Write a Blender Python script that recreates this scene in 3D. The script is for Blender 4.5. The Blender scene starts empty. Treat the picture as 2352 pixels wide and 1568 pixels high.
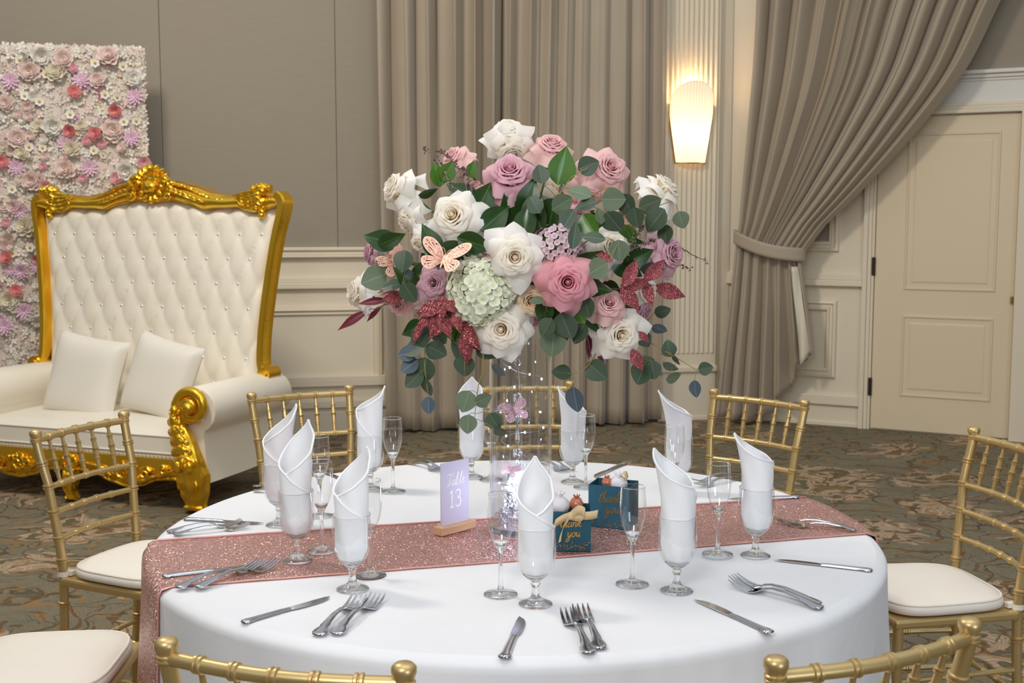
import bpy, math, random
from mathutils import Vector, Matrix, Euler, Quaternion, noise as mnoise
sc = bpy.context.scene
COL = sc.collection
PI = math.pi
random.seed(7)

# ------------------------------------------------------------------ camera, world, lights, exposure
FPX, YH, CAMH = 2750.0, 500.0, 1.575
PITCH = math.atan((784 - YH) / FPX)
cam_d = bpy.data.cameras.new('camera'); cam = bpy.data.objects.new('camera', cam_d); COL.objects.link(cam)
cam.location = (0, 0, CAMH); cam.rotation_euler = (PI / 2 - PITCH, 0, 0)
cam_d.sensor_width = 36; cam_d.lens = FPX / 2352 * 36; cam_d.clip_start = .05
cam_d.dof.use_dof = True; cam_d.dof.focus_distance = 2.9; cam_d.dof.aperture_fstop = 9
sc.camera = cam
w = bpy.data.worlds.new('world'); sc.world = w; w.use_nodes = True
w.node_tree.nodes['Background'].inputs[0].default_value = (0.85, 0.925, 1.0, 1)
w.node_tree.nodes['Background'].inputs[1].default_value = 0.60
def area(name, loc, target, size, power, col, size_y=None):
    l = bpy.data.lights.new(name, 'AREA'); l.energy = power; l.color = col; l.size = size
    if size_y: l.shape = 'RECTANGLE'; l.size_y = size_y
    o = bpy.data.objects.new(name, l); COL.objects.link(o); o.location = loc
    o.rotation_euler = (Vector(target) - Vector(loc)).to_track_quat('-Z', 'Y').to_euler()
    return o
area('bounce_flash', (-2.3, 4.0, 4.8), (0.4, 8.2, 0.6), 0.7, 122, (1.0, 0.91, 0.79))
area('ceiling_bounce', (0.5, 2.3, 4.9), (-0.1, 5.6, 0.9), 3.2, 50, (1.0, 0.97, 0.93))
soft = area('flower_fill', (-0.8, -0.2, 2.7), (0.0, 3.0, 1.42), 0.9, 9, (1.0, 0.97, 0.94)); soft.data.spread = math.radians(75)  # added fill lamp, narrowed onto the flowers to brighten them and the napkins
area('window_light', (3.6, -3.4, 1.9), (-0.5, 5.5, 0.9), 2.4, 105, (0.74, 0.86, 1.0), 2.0)
sc.view_settings.view_transform = 'Standard'; sc.view_settings.look = 'None'
sc.view_settings.gamma = 1; sc.view_settings.use_curve_mapping = False
sc.view_settings.exposure = 0.0

# ------------------------------------------------------------------ pixel <-> place helpers (used to read real positions off the photograph)
_s, _c = math.sin(PITCH), math.cos(PITCH)
def ray(px, py):
    a = (px - 1176) / FPX; b = -(py - 784) / FPX
    return Vector((a, _c + b * _s, -_s + b * _c))
def at(px, py, Y):
    d = ray(px, py); return Vector((0, 0, CAMH)) + d * (Y / d.y)
def on_plane(px, py, z):
    d = ray(px, py); return Vector((0, 0, CAMH)) + d * ((z - CAMH) / d.z)

# ------------------------------------------------------------------ mesh helpers
class MB:
    def __init__(s): s.v = []; s.f = []
    def add(s, v, f):
        o = len(s.v); s.v += [tuple(p) for p in v]; s.f += [tuple(i + o for i in q) for q in f]; return s
    def box(s, x0, x1, y0, y1, z0, z1, M=None):
        v = [Vector(p) for p in ((x0,y0,z0),(x1,y0,z0),(x1,y1,z0),(x0,y1,z0),(x0,y0,z1),(x1,y0,z1),(x1,y1,z1),(x0,y1,z1))]
        if M is not None: v = [M @ p for p in v]
        return s.add(v, [(0,3,2,1),(4,5,6,7),(0,1,5,4),(1,2,6,5),(2,3,7,6),(3,0,4,7)])
    def grid(s, nu, nv, fn, cu=False, flip=False):
        v = [fn(i / nu, j / nv) for j in range(nv + 1) for i in range(nu if cu else nu + 1)]
        W = nu if cu else nu + 1; f = []
        for j in range(nv):
            for i in range(nu):
                q = (j*W + i, j*W + (i+1) % W, (j+1)*W + (i+1) % W, (j+1)*W + i)
                f.append(q[::-1] if flip else q)
        return s.add(v, f)
    def lathe(s, prof, n=24, M=None):
        v = []; f = []; rings = []
        for r, z in prof:
            if r < 1e-6: rings.append([len(v)]); v.append(Vector((0, 0, z)))
            else:
                rings.append(list(range(len(v), len(v) + n)))
                v += [Vector((r*math.cos(2*PI*i/n), r*math.sin(2*PI*i/n), z)) for i in range(n)]
        for a, b in zip(rings, rings[1:]):
            for i in range(n):
                k = (i + 1) % n
                if len(a) == 1 and len(b) == 1: continue
                if len(a) == 1: f.append((a[0], b[k], b[i]))
                elif len(b) == 1: f.append((a[i], a[k], b[0]))
                else: f.append((a[i], a[k], b[k], b[i]))
        if M is not None: v = [M @ p for p in v]
        return s.add(v, f)
    def tube(s, path, rad, n=8, cap=True, flat=None, up=None, mod=None):
        P = [Vector(p) for p in path]; m = len(P)
        R = rad if isinstance(rad, (list, tuple)) else [rad] * m
        T = [(P[min(i+1, m-1)] - P[max(i-1, 0)]).normalized() for i in range(m)]
        u = Vector(up) if up else (Vector((0,0,1)) if abs(T[0].z) < .9 else Vector((1,0,0)))
        v = []; f = []
        for i in range(m):
            u = u - T[i] * u.dot(T[i])
            if u.length < 1e-6: u = T[i].orthogonal()
            u.normalize(); b = T[i].cross(u)
            fl = 1.0 if flat is None else flat
            for k in range(n):
                a = 2*PI*k/n; q = 1.0 if mod is None else mod(a, i/(m-1))
                v.append(P[i] + (b*math.cos(a) + u*(math.sin(a)*fl)) * R[i] * q)
        for i in range(m-1):
            for k in range(n):
                f.append((i*n+k, i*n+(k+1)%n, (i+1)*n+(k+1)%n, (i+1)*n+k))
        if cap: f += [tuple(range(n))[::-1], tuple((m-1)*n + k for k in range(n))]
        return s.add(v, f)
    def ball(s, c, r, nu=10, nv=7, M=None):
        c = Vector(c); r = Vector((r, r, r)) if not hasattr(r, '__len__') else Vector(r)
        prof = [(math.sin(PI*j/nv), -math.cos(PI*j/nv)) for j in range(nv+1)]
        T = Matrix.Translation(c) @ (M.to_4x4() if M is not None else Matrix.Identity(4)) @ Matrix.Diagonal((*r, 1))
        return s.lathe([(0 if j in (0, nv) else a, b) for j, (a, b) in enumerate(prof)], nu, T)
    def prism(s, pts, y0, y1, M=None):
        n = len(pts)
        v = [Vector((x, y0, z)) for x, z in pts] + [Vector((x, y1, z)) for x, z in pts]
        if M is not None: v = [M @ p for p in v]
        return s.add(v, [tuple(range(n)), tuple(range(2*n-1, n-1, -1))] + [(i, i+n, (i+1)%n+n, (i+1)%n) for i in range(n)])
    def mesh(s, name, m=None, smooth=True, sharp=42):
        me = bpy.data.meshes.new(name); me.from_pydata(s.v, [], s.f); me.validate()
        me.polygons.foreach_set('use_smooth', [smooth]*len(me.polygons))
        if smooth and sharp: me.set_sharp_from_angle(angle=math.radians(sharp))
        if m: me.materials.append(m)
        me.update(); return me
    def build(s, name, m, parent=None, **k):
        return link(name, s.mesh(name, m, **k), parent)
def link(name, me, parent=None, M=None):
    o = bpy.data.objects.new(name, me); COL.objects.link(o)
    if parent is not None: o.parent = parent
    if M is not None: o.matrix_basis = M
    return o
def empty(name, loc=(0,0,0), rz=0, parent=None):
    o = bpy.data.objects.new(name, None); COL.objects.link(o); o.location = loc; o.rotation_euler = (0,0,rz)
    o.empty_display_size = .05
    if parent is not None: o.parent = parent
    return o
def tag(o, label=None, cat=None, group=None, kind=None):
    if label: o['label'] = label
    if cat: o['category'] = cat
    if group: o['group'] = group
    if kind: o['kind'] = kind
    return o
def copy_tree(o, parent=None):
    c = o.copy(); COL.objects.link(c); c.parent = parent
    for ch in o.children: copy_tree(ch, c)
    return c
def bevel(o, wd, seg=2, ang=40):
    md = o.modifiers.new('bevel', 'BEVEL'); md.width = wd; md.segments = seg; md.limit_method = 'ANGLE'; md.angle_limit = math.radians(ang)
    return o
def smooth_path(P, n=6, closed=False):
    P = [Vector(p) for p in P]; out = []; m = len(P)
    for i in range(m if closed else m-1):
        g = (lambda k: P[k % m]) if closed else (lambda k: P[max(0, min(m-1, k))])
        a, b, c, d = g(i-1), g(i), g(i+1), g(i+2)
        for k in range(n):
            t = k/n
            out.append(.5*((2*b) + (c-a)*t + (2*a-5*b+4*c-d)*t*t + (3*b-a-3*c+d)*t**3))
    if not closed: out.append(P[-1])
    return out
def interp(x, pts):
    if x <= pts[0][0]: return pts[0][1]
    for (a, b), (c, d) in zip(pts, pts[1:]):
        if x <= c:
            t = (x-a)/(c-a); t = t*t*(3-2*t)*.6 + t*.4
            return b + (d-b)*t
    return pts[-1][1]

# ------------------------------------------------------------------ materials
def S(r, g, b):
    return tuple(((c/255)/12.92 if c/255 <= .04045 else ((c/255+.055)/1.055)**2.4) for c in (r, g, b))
class NT:
    def __init__(s, name):
        s.m = bpy.data.materials.new(name); s.m.use_nodes = True; s.t = s.m.node_tree
        s.b = s.t.nodes['Principled BSDF']; s.out = s.t.nodes['Material Output']
    def n(s, typ, ins=None, **props):
        nd = s.t.nodes.new('ShaderNode' + typ)
        for k, v in props.items(): setattr(nd, k, v)
        for k, v in (ins or {}).items(): s.set(nd, k, v)
        return nd
    def set(s, nd, k, v):
        i = nd.inputs[k]
        if hasattr(v, 'is_output'): s.t.links.new(v, i)
        elif hasattr(v, 'outputs'): s.t.links.new(v.outputs[0], i)
        elif hasattr(v, '__len__') and len(v) == 3 and i.type == 'RGBA': i.default_value = (*v, 1)
        else: i.default_value = v
    def P(s, **k):
        for a, v in k.items(): s.set(s.b, {'base':'Base Color','metal':'Metallic','rough':'Roughness','trans':'Transmission Weight','ior':'IOR',
            'emit':'Emission Color','estr':'Emission Strength','sheen':'Sheen Weight','normal':'Normal','coat':'Coat Weight','spec':'Specular IOR Level','alpha':'Alpha','sub':'Subsurface Weight'}[a], v)
        return s
    def math(s, op, a, b=None, clamp=False):
        nd = s.n('Math', operation=op, use_clamp=clamp); s.set(nd, 0, a)
        if b is not None: s.set(nd, 1, b)
        return nd.outputs[0]
    def vmath(s, op, a, b=None):
        nd = s.n('VectorMath', operation=op); s.set(nd, 0, a)
        if b is not None: s.set(nd, 1, b)
        return nd.outputs[0]
    def mix(s, fac, a, b, mode='MIX'):
        nd = s.n('Mix', data_type='RGBA', blend_type=mode); s.set(nd, 'Factor', fac)
        for nm, v in ((6, a), (7, b)): s.set(nd, nm, v)
        return nd.outputs[2]
    def ramp(s, fac, stops):
        nd = s.n('ValToRGB'); s.set(nd, 0, fac); e = nd.color_ramp.elements
        while len(e) < len(stops): e.new(.5)
        for el, (p, c) in zip(e, stops): el.position = p; el.color = (*c, 1) if hasattr(c, '__len__') else (c, c, c, 1)
        return nd.outputs[0]
    def noise(s, scale, vec=None, detail=3, dist=0, rough=.5):
        nd = s.n('TexNoise', {'Scale': scale, 'Detail': detail, 'Distortion': dist, 'Roughness': rough})
        if vec is not None: s.set(nd, 'Vector', vec)
        return nd.outputs[0]
    def obj(s): return s.n('TexCoord').outputs['Object']
    def scale(s, vec, k):
        nd = s.n('Mapping'); s.set(nd, 0, vec); nd.inputs['Scale'].default_value = k; return nd.outputs[0]
    def bump(s, h, strength=.3, dist=.01):
        nd = s.n('Bump', {'Height': h, 'Strength': strength, 'Distance': dist}); s.set(s.b, 'Normal', nd); return nd
def simple(name, col, rough=.5, metal=0, var=.0, vscale=8, bump=0, bscale=60, **k):
    t = NT(name); t.P(rough=rough, metal=metal, **k)
    if var:
        c2 = tuple(x*(1-var) for x in col); t.P(base=t.mix(t.noise(vscale, t.obj()), c2, tuple(min(1, x*(1+var*.6)) for x in col)))
    else: t.P(base=col)
    if bump: t.bump(t.noise(bscale, t.obj(), 4), bump, .004)
    return t.m
M = {}
M['cream'] = simple('cream_paint', S(230, 217, 193), .45, var=.03, vscale=3)
M['door'] = simple('door_paint', S(226, 208, 176), .42, var=.03, vscale=2)
M['white_trim'] = simple('white_trim_paint', S(226, 222, 214), .4)
M['hinge'] = simple('hinge_metal', S(60, 48, 36), .45, .6, var=.2)
M['brass'] = simple('brass_metal', S(170, 140, 80), .3, .9)
M['gold'] = simple('chair_gold', S(212, 184, 128), .36, .72, var=.06, vscale=14, bump=.03, bscale=400)
M['ivory'] = simple('ivory_leather', S(240, 232, 215), .42, var=.03, vscale=5, bump=.06, bscale=260)
M['cushion'] = simple('cushion_cloth', S(238, 230, 217), .75, var=.04, vscale=9, bump=.12, bscale=30)
M['pillow'] = simple('pillow_leather', S(234, 227, 214), .5, var=.02, bump=.06, bscale=200)
def backlit(name, col, tl):
    t = NT(name); t.P(base=col, rough=.8); t.bump(t.noise(14, t.obj(), 3), .1, .004)
    tr = t.n('BsdfTranslucent', {0: col}); mx = t.n('MixShader', {0: tl, 1: t.b.outputs[0], 2: tr.outputs[0]}); t.t.links.new(mx.outputs[0], t.out.inputs[0]); return t.m
M['napkin'] = backlit('napkin_cloth', S(253, 253, 255), .12)
M['steel'] = simple('steel_cutlery', S(200, 200, 204), .14, 1.0, var=.05, vscale=60)
M['wood'] = None
M['teal'] = simple('teal_card', S(28, 84, 102), .6, var=.12, vscale=40)
M['teal_in'] = simple('dark_card', S(12, 40, 52), .7)
M['foil'] = simple('gold_foil', S(214, 160, 74), .3, .9)
M['ribbon'] = simple('cream_ribbon', S(232, 205, 158), .5, var=.06, vscale=30)
M['lettering'] = simple('white_lettering', S(255, 255, 255), .6)
M['tulle'] = simple('white_tulle', S(236, 232, 238), .8, var=.05, vscale=60)
M['candy'] = simple('rose_candy', S(205, 130, 105), .25, .3, var=.2, vscale=80)
M['wire'] = simple('silver_wire', S(190, 190, 200), .25, .9)
M['plastic'] = simple('clear_plastic', S(225, 225, 235), .15, trans=.7)
M['stem_green'] = simple('stem_green', S(84, 112, 44), .5, var=.2, vscale=30)
M['twig'] = simple('glitter_twig', S(120, 98, 92), .35, .5, var=.4, vscale=200)
M['stem_yellow'] = simple('thin_stem', S(150, 130, 66), .5, var=.2, vscale=30)
M['foam'] = simple('dark_foam', S(22, 40, 20), .9, var=.3, vscale=30)
M['led'] = NT('led_bulb').P(base=(1,1,1), emit=S(190, 205, 255), estr=28).m
M['jewel'] = NT('jewel_button').P(base=S(225,232,245), metal=.75, rough=.12).m
def clear(name, col, ior, k):
    t = NT(name); t.P(base=col, trans=1.0, rough=.0, ior=ior)
    tr = t.n('BsdfTransparent', {'Color': col}); mx = t.n('MixShader', {0: k, 1: t.b.outputs[0], 2: tr.outputs[0]}); t.t.links.new(mx.outputs[0], t.out.inputs[0]); return t.m
M['glass'] = clear('solid_glass', (.985,.995,.99), 1.46, .08)
M['crystal'] = clear('cut_crystal', (.97,.97,1), 1.5, .3)
def thin_glass(name, tint=(.985,.99,.99), k=1.0):
    t = NT(name); t.t.nodes.remove(t.b)
    g = t.n('NewGeometry'); dt = t.n('VectorMath', {0: g.outputs['Normal'], 1: g.outputs['Incoming']}, operation='DOT_PRODUCT').outputs['Value']
    fac = t.math('ADD', .07, t.math('MULTIPLY', t.math('POWER', t.math('SUBTRACT', 1.0, t.math('ABSOLUTE', dt), True), 3.0), .75*k), True)
    tr = t.n('BsdfTransparent', {'Color': tint}); gl = t.n('BsdfGlossy', {'Color': (1,1,1), 'Roughness': .02})
    mx = t.n('MixShader', {0: fac, 1: tr, 2: gl}); t.t.links.new(mx.outputs[0], t.out.inputs[0]); return t.m
M['thin'] = thin_glass('thin_glass')
M['vase'] = thin_glass('vase_glass', (.975,.98,.985), 1.25)
# cloth
t = NT('white_table_cloth'); v = t.obj()
t.P(base=t.mix(t.noise(3, v), S(229,229,232), S(237,237,239)), rough=.85, sheen=.15); t.bump(t.noise(7, v, 3, .4), .22, .02); M['cloth'] = t.m
# sequin runner and glitter leaves: each flake is a tiny tilted metal facet
def sequin(name, c1, c2, scale, rough, metal, tilt):
    t = NT(name); v = t.obj()
    vo = t.n('TexVoronoi', {'Scale': scale, 'Vector': v})
    rnd = t.n('SeparateColor', {0: vo.outputs['Color']})
    big = t.noise(7, v, 3)
    base = t.mix(rnd.outputs[0], c1, c2)
    base = t.mix(t.math('MULTIPLY', big, .35), base, c1)
    g = t.n('NewGeometry')
    off = t.vmath('MULTIPLY', t.vmath('SUBTRACT', vo.outputs['Color'], (.5,.5,.5)), (tilt,tilt,tilt))
    nrm = t.vmath('NORMALIZE', t.vmath('ADD', g.outputs['Normal'], off))
    t.P(base=base, rough=rough, metal=metal, normal=nrm); return t.m
M['runner'] = sequin('rose_gold_sequin', S(186,132,124), S(238,190,180), 420, .25, .5, 1.5)
M['glitter'] = sequin('burgundy_glitter', S(128,50,68), S(196,110,106), 520, .3, .4, 1.2)
M['glitter_in'] = simple('burgundy_leaf', S(120,44,60), .4, .2, var=.15, vscale=40)
# curtain fabric
t = NT('taupe_curtain'); v = t.obj()
wv = t.noise(1, t.scale(v, (500, 500, 60)), 2)
t.P(base=t.mix(t.noise(2.2, v), S(164,149,128), S(180,165,143)), rough=.62, sheen=.3); t.bump(wv, .12, .002); M['curtain'] = t.m
M['lining'] = simple('curtain_lining', S(222, 212, 190), .7, var=.08, vscale=12)
# wall covering with a fine horizontal weave
t = NT('taupe_wall_covering'); v = t.obj()
wv = t.noise(1, t.scale(v, (6, 6, 330)), 3)
t.P(base=t.mix(wv, S(146,135,117), S(164,152,134)), rough=.7); t.bump(wv, .25, .003); M['paper'] = t.m
# carpet
t = NT('patterned_carpet'); v = t.obj()
warp = t.vmath('MULTIPLY', t.vmath('SUBTRACT', t.n('TexNoise', {'Scale': 2.4, 'Detail': 3, 'Vector': v}).outputs['Color'], (.5,.5,.5)), (.7,.7,0))
p = t.vmath('ADD', v, warp)
fine = t.noise(420, v, 2); med = t.noise(2.4, v, 3)
base = t.mix(med, S(124,116,92), S(150,136,106)); base = t.mix(t.math('MULTIPLY', t.noise(5, v, 2), .45), base, S(104,106,98))
def swirl(sc_, off, k, rnd):
    q = t.vmath('ADD', p, off); vo = t.n('TexVoronoi', {'Scale': sc_, 'Vector': q, 'Randomness': rnd}, voronoi_dimensions='2D')
    loc = t.n('SeparateXYZ', {0: t.vmath('SUBTRACT', q, vo.outputs['Position'])})
    ang = t.math('ARCTAN2', loc.outputs[1], loc.outputs[0]); r = vo.outputs['Distance']
    return ang, r, vo
a1, r1, _ = swirl(1.25, (0,0,0), 1, .7)
wob = t.math('MULTIPLY', t.math('SUBTRACT', t.noise(6, p, 3), .5), .16)
pet = t.math('ADD', .30, t.math('MULTIPLY', t.math('SINE', t.math('MULTIPLY', a1, 11.0)), .05))
pet = t.math('ADD', t.math('ADD', pet, wob), t.math('MULTIPLY', t.math('SINE', t.math('MULTIPLY', a1, 4.0)), .05))
inp = t.math('MULTIPLY', t.math('SUBTRACT', pet, r1), 40.0, True)
inp = t.math('MULTIPLY', inp, t.math('GREATER_THAN', r1, .06))
vs_ = t.n('TexVoronoi', {'Scale': 7.5, 'Vector': t.scale(p, (1, 1.5, 1))}, voronoi_dimensions='2D')
spot = t.math('GREATER_THAN', vs_.outputs['Distance'], .26)
ray_ = t.math('ADD', .72, t.math('MULTIPLY', t.math('SINE', t.math('ADD', t.math('MULTIPLY', a1, 36.0), t.math('MULTIPLY', wob, 30.0))), .26))
beige = t.mix(t.noise(3.1, v, 2), S(206,172,126), S(212,178,152))
base = t.mix(t.math('MULTIPLY', t.math('MULTIPLY', inp, spot), ray_), base, beige)
base = t.mix(t.math('MULTIPLY', t.math('MULTIPLY', inp, t.math('SUBTRACT', 1.0, spot)), .7), base, S(88,80,52))
base = t.mix(t.math('MULTIPLY', t.math('LESS_THAN', r1, .06), .8), base, S(120,92,44))
def scroll(sc_, off, turns, wd, col, amt):
    a2, r2, _ = swirl(sc_, off, 1, .9)
    sp = t.math('FRACT', t.math('ADD', t.math('MULTIPLY', r2, turns), t.math('MULTIPLY', a2, 1/(2*PI))))
    ln = t.math('LESS_THAN', t.math('ABSOLUTE', t.math('SUBTRACT', sp, .5)), t.math('MULTIPLY', wd, t.math('ADD', t.noise(3.3, v, 1), -.18)))
    return t.mix(t.math('MULTIPLY', ln, amt), base, col)
base = scroll(1.5, (.37,.61,0), 4.2, .22, S(110,72,26), .85)
base = scroll(2.1, (.11,.23,0), 3.4, .15, S(164,118,54), .75)
base = scroll(1.1, (.71,.05,0), 5.0, .10, S(62,54,38), .7)
st = t.noise(1, t.scale(t.n('VectorRotate', {'Vector': p, 'Angle': .9}).outputs[0], (22, 150, 1)), 2)
base = t.mix(t.math('MULTIPLY', t.math('GREATER_THAN', st, .56), .38), base, S(74,72,56))
base = t.mix(t.math('MULTIPLY', t.math('LESS_THAN', st, .42), .25), base, S(150,140,112))
base = t.mix(t.math('MULTIPLY', fine, .3), base, S(70,64,50))
t.P(base=base, rough=.95); t.bump(fine, .5, .006); M['carpet'] = t.m
# carved gold of the sofa
t = NT('polished_gold'); v = t.obj()
t.P(base=t.mix(t.noise(6, v), S(234,180,36), S(250,206,70)), rough=.24, metal=.86); t.bump(t.noise(38, v, 2), .1, .01); M['sofa_gold'] = t.m
t = NT('carved_gold'); v = t.obj()
vo = t.n('TexVoronoi', {'Scale': 42, 'Vector': v}, feature='SMOOTH_F1')
t.P(base=t.mix(t.noise(6, v), S(232,176,30), S(252,208,72)), rough=.24, metal=.86); t.bump(vo.outputs['Distance'], .55, .02); M['carved_gold'] = t.m
# wood
t = NT('pale_wood'); v = t.obj()
g = t.noise(1, t.scale(v, (12, 160, 160)), 3, .6); t.P(base=t.mix(g, S(190,142,100), S(222,184,146)), rough=.55); M['wood'] = t.m
# frosted acrylic
M['acrylic'] = NT('frosted_acrylic').P(base=S(226,220,238), rough=.45, trans=.35, ior=1.3).m
# petals: colour by distance from the flower's heart
def petal_mat(name, heart, mid, edge, r1=.02, r2=.05, tl=.42):
    t = NT(name); v = t.obj()
    ln = t.n('VectorMath', {0: v}, operation='LENGTH').outputs['Value']
    f = t.math('DIVIDE', ln, r2*1.15, True)
    col = t.ramp(t.math('ADD', f, t.math('MULTIPLY', t.math('SUBTRACT', t.noise(60, v, 2), .5), .18)), [(r1/(r2*1.4)*.5, heart), (.55, mid), (.95, edge)])
    t.P(base=col, rough=.55)
    tr = t.n('BsdfTranslucent', {0: col}); mx = t.n('MixShader', {0: tl, 1: t.b.outputs[0], 2: tr.outputs[0]})
    t.t.links.new(mx.outputs[0], t.out.inputs[0]); return t.m
M['rose_white'] = petal_mat('white_petal', S(252,234,198), S(254,247,234), S(255,253,248))
M['rose_cream'] = petal_mat('cream_petal', S(240,190,110), S(248,226,190), S(250,242,226))
M['rose_mauve'] = petal_mat('mauve_petal', S(202,134,156), S(234,184,198), S(242,198,208))
M['rose_pink'] = petal_mat('pink_petal', S(180,88,108), S(240,172,186), S(248,186,194))
M['rose_blush'] = petal_mat('blush_petal', S(220,154,168), S(246,206,206), S(250,214,208))
M['rose_lilac'] = petal_mat('lilac_petal', S(190,130,152), S(224,180,194), S(232,192,202))
M['hyd_green'] = petal_mat('green_white_petal', S(214,222,170), S(236,238,212), S(246,246,236), .006, .016, .2)
M['hyd_lilac'] = petal_mat('lilac_floret', S(200,166,178), S(232,206,216), S(240,216,222), .006, .016, .2)
def leaf_mat(name, c1, c2, vein, rough):
    t = NT(name); v = t.obj(); x = t.n('SeparateXYZ', {0: v})
    mid = t.math('LESS_THAN', t.math('ABSOLUTE', x.outputs[0]), .0009)
    col = t.mix(t.noise(30, v, 2), c1, c2); col = t.mix(t.math('MULTIPLY', mid, .55), col, vein)
    t.P(base=col, rough=rough); return t.m
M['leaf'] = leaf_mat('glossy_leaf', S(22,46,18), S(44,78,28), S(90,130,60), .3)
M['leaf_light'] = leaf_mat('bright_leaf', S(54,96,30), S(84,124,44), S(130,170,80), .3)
M['euca'] = leaf_mat('eucalyptus_leaf', S(80,96,72), S(110,126,98), S(128,150,130), .55)
M['euca_dark'] = leaf_mat('dark_eucalyptus_leaf', S(50,68,50), S(76,94,72), S(110,130,110), .5)
M['euca_blue'] = leaf_mat('blue_eucalyptus_leaf', S(62,76,86), S(84,100,110), S(130,146,150), .55)
M['peach'] = simple('peach_card', S(244, 190, 168), .5, .05)
M['pinkcard'] = simple('pink_card', S(232, 190, 200), .35, .2)
# sconce glass (a lit lamp)
t = NT('lit_sconce_glass'); v = t.obj(); x = t.n('SeparateXYZ', {0: v})
hot = t.math('POWER', t.math('SUBTRACT', 1, t.math('MULTIPLY', t.math('ABSOLUTE', t.math('SUBTRACT', x.outputs[2], .22)), 2.2), True), 2.0)
t.P(base=S(250,236,212), rough=.3, emit=S(255,226,180), estr=t.math('ADD', .35, t.math('MULTIPLY', hot, 1.2))); M['sconce'] = t.m

# ------------------------------------------------------------------ the setting
def struct(o): return tag(o, kind='structure')
class Wall:
    def __init__(s, ox, oy, deg):
        s.o = Vector((ox, oy, 0)); s.a = math.radians(deg)
        s.e = Vector((math.cos(s.a), math.sin(s.a), 0)); s.n = Vector((math.sin(s.a), -math.cos(s.a), 0))
    def uz(s, px, py, v=0.0):
        d = ray(px, py); c = Vector((0, 0, CAMH)); k = ((s.o + s.n*v - c).dot(s.n)) / d.dot(s.n); p = c + d*k
        return (p - s.o).dot(s.e), p.z
    def place(s, o): o.location = s.o; o.rotation_euler = (0, 0, s.a); return o
    def w(s, u, v, z): return s.o + s.e*u + s.n*v + Vector((0, 0, z))
WA = Wall(1.524, 9.33, 12.0)
WB = Wall(1.690, 9.385, -27.3)
ua = lambda px, py, v=0: WA.uz(px, py, v)[0]
za = lambda py, px=770: WA.uz(px, py)[1]
ub = lambda px, py, v=0: WB.uz(px, py, v)[0]
zb = lambda py, px=2000: WB.uz(px, py)[1]

fl = MB().grid(1, 1, lambda a, b: (-8 + 14.5*a, -4.2 + 15*b, 0)).build('floor', M['carpet'], smooth=False); struct(fl)
TOP = 3.9
def rails(name, wall, u0, u1, segs, mat):
    # horizontal mouldings: profile list of (z0, z1, proud)
    b = MB()
    for z0, z1, pr in segs: b.box(u0, u1, -pr, .0, z0, z1)
    o = b.build(name, mat, smooth=False); wall.place(o); bevel(o, .006, 2); return struct(o)
def frame_prof(b, u0, u1, z0, z1, prof):
    # mitred picture-frame moulding; prof = (inset, proud) points
    rings = []
    for ins, pr in prof:
        rings.append([(u0+ins, -pr, z0+ins), (u1-ins, -pr, z0+ins), (u1-ins, -pr, z1-ins), (u0+ins, -pr, z1-ins)])
    v = [p for r in rings for p in r]; f = []
    for k in range(len(rings)-1):
        for i in range(4):
            j = (i+1) % 4; f.append((k*4+i, k*4+j, (k+1)*4+j, (k+1)*4+i))
    b.add(v, f)
# --- wall A (left, frontal)
zt = za(567)
UA0, UA1 = -8.0, .175
wa = MB().box(UA0, UA1, .0, .12, 0, TOP).build('wall_left', M['cream'], smooth=False); WA.place(wa); struct(wa)
s1, s2 = ua(370, 200), ua(772, 300)
edges = [UA0, s1-1.22, s1, s2, s2+.62]
for a, b_ in zip(edges, edges[1:]):
    o = bevel(MB().box(a+.002, b_-.002, -.022, -.001, zt, TOP).build('wall_panel', M['paper'], wa, smooth=False), .0012, 1)
b = MB()
ur = ua(878, 800)
rails('trim_1', WA, UA0, ur+.5, [(zt-.026, zt, .05), (zt-.058, zt-.026, .034), (zt-.075, zt-.058, .05)], M['cream'])
rails('trim_2', WA, UA0, ur+.5, [(za(648), za(636), .03), (za(662), za(648), .045)], M['cream'])
rails('trim_3', WA, UA0, ur+.5, [(za(886), za(862), .035), (za(935), za(918), .035)], M['cream'])
b = MB()
for a, c in ((ur-1.75, ur), (ur-3.7, ur-1.95), (ur-5.6, ur-3.9)):
    frame_prof(b, a, c, za(884), za(702), [(0, 0), (.004, .03), (.03, .036), (.045, .018), (.06, .02), (.066, .001)])
o = b.build('trim_4', M['cream'], smooth=False); WA.place(o); struct(o)
rails('baseboard_left', WA, UA0, UA1, [(0, .16, .02)], M['cream'])
# fluted pilaster
up0, up1 = ua(1519, 500, .06), ua(1650, 500, .06)
pil = MB().box(up0, up1, -.05, 0, 0, TOP).build('pilaster', M['cream'], smooth=False); WA.place(pil)
tag(pil, 'cream fluted pilaster carrying the lit glass wall sconce', 'pilaster', kind='structure')
zc = za(838, 1580)
nfl = 11; g = (up1-up0)/(nfl+.6)
for k in range(nfl):
    bb = MB(); c = up0 + g*(k+.8)
    bb.grid(8, 1, lambda a, q: (c - g*.40 + g*.80*a, -.05 - .012*math.sin(PI*a)**.6, zc+.10 + (TOP-zc-.1)*q))
    bb.build('reed', M['cream'], pil)
bevel(MB().box(up0-.012, up1+.012, -.075, 0, zc-.05, zc).build('plinth_moulding', M['cream'], pil, smooth=False), .012, 3)
bevel(MB().box(up0-.008, up1+.008, -.06, 0, 0, .035).build('plinth_foot', M['cream'], pil, smooth=False), .006, 2)
o = MB().box(up0-.075, up0-.005, -.03, .0, 0, TOP); o = o.build('trim_5', simple('dark_track', S(84,76,68), .5), smooth=False); WA.place(o); struct(o)
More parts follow.
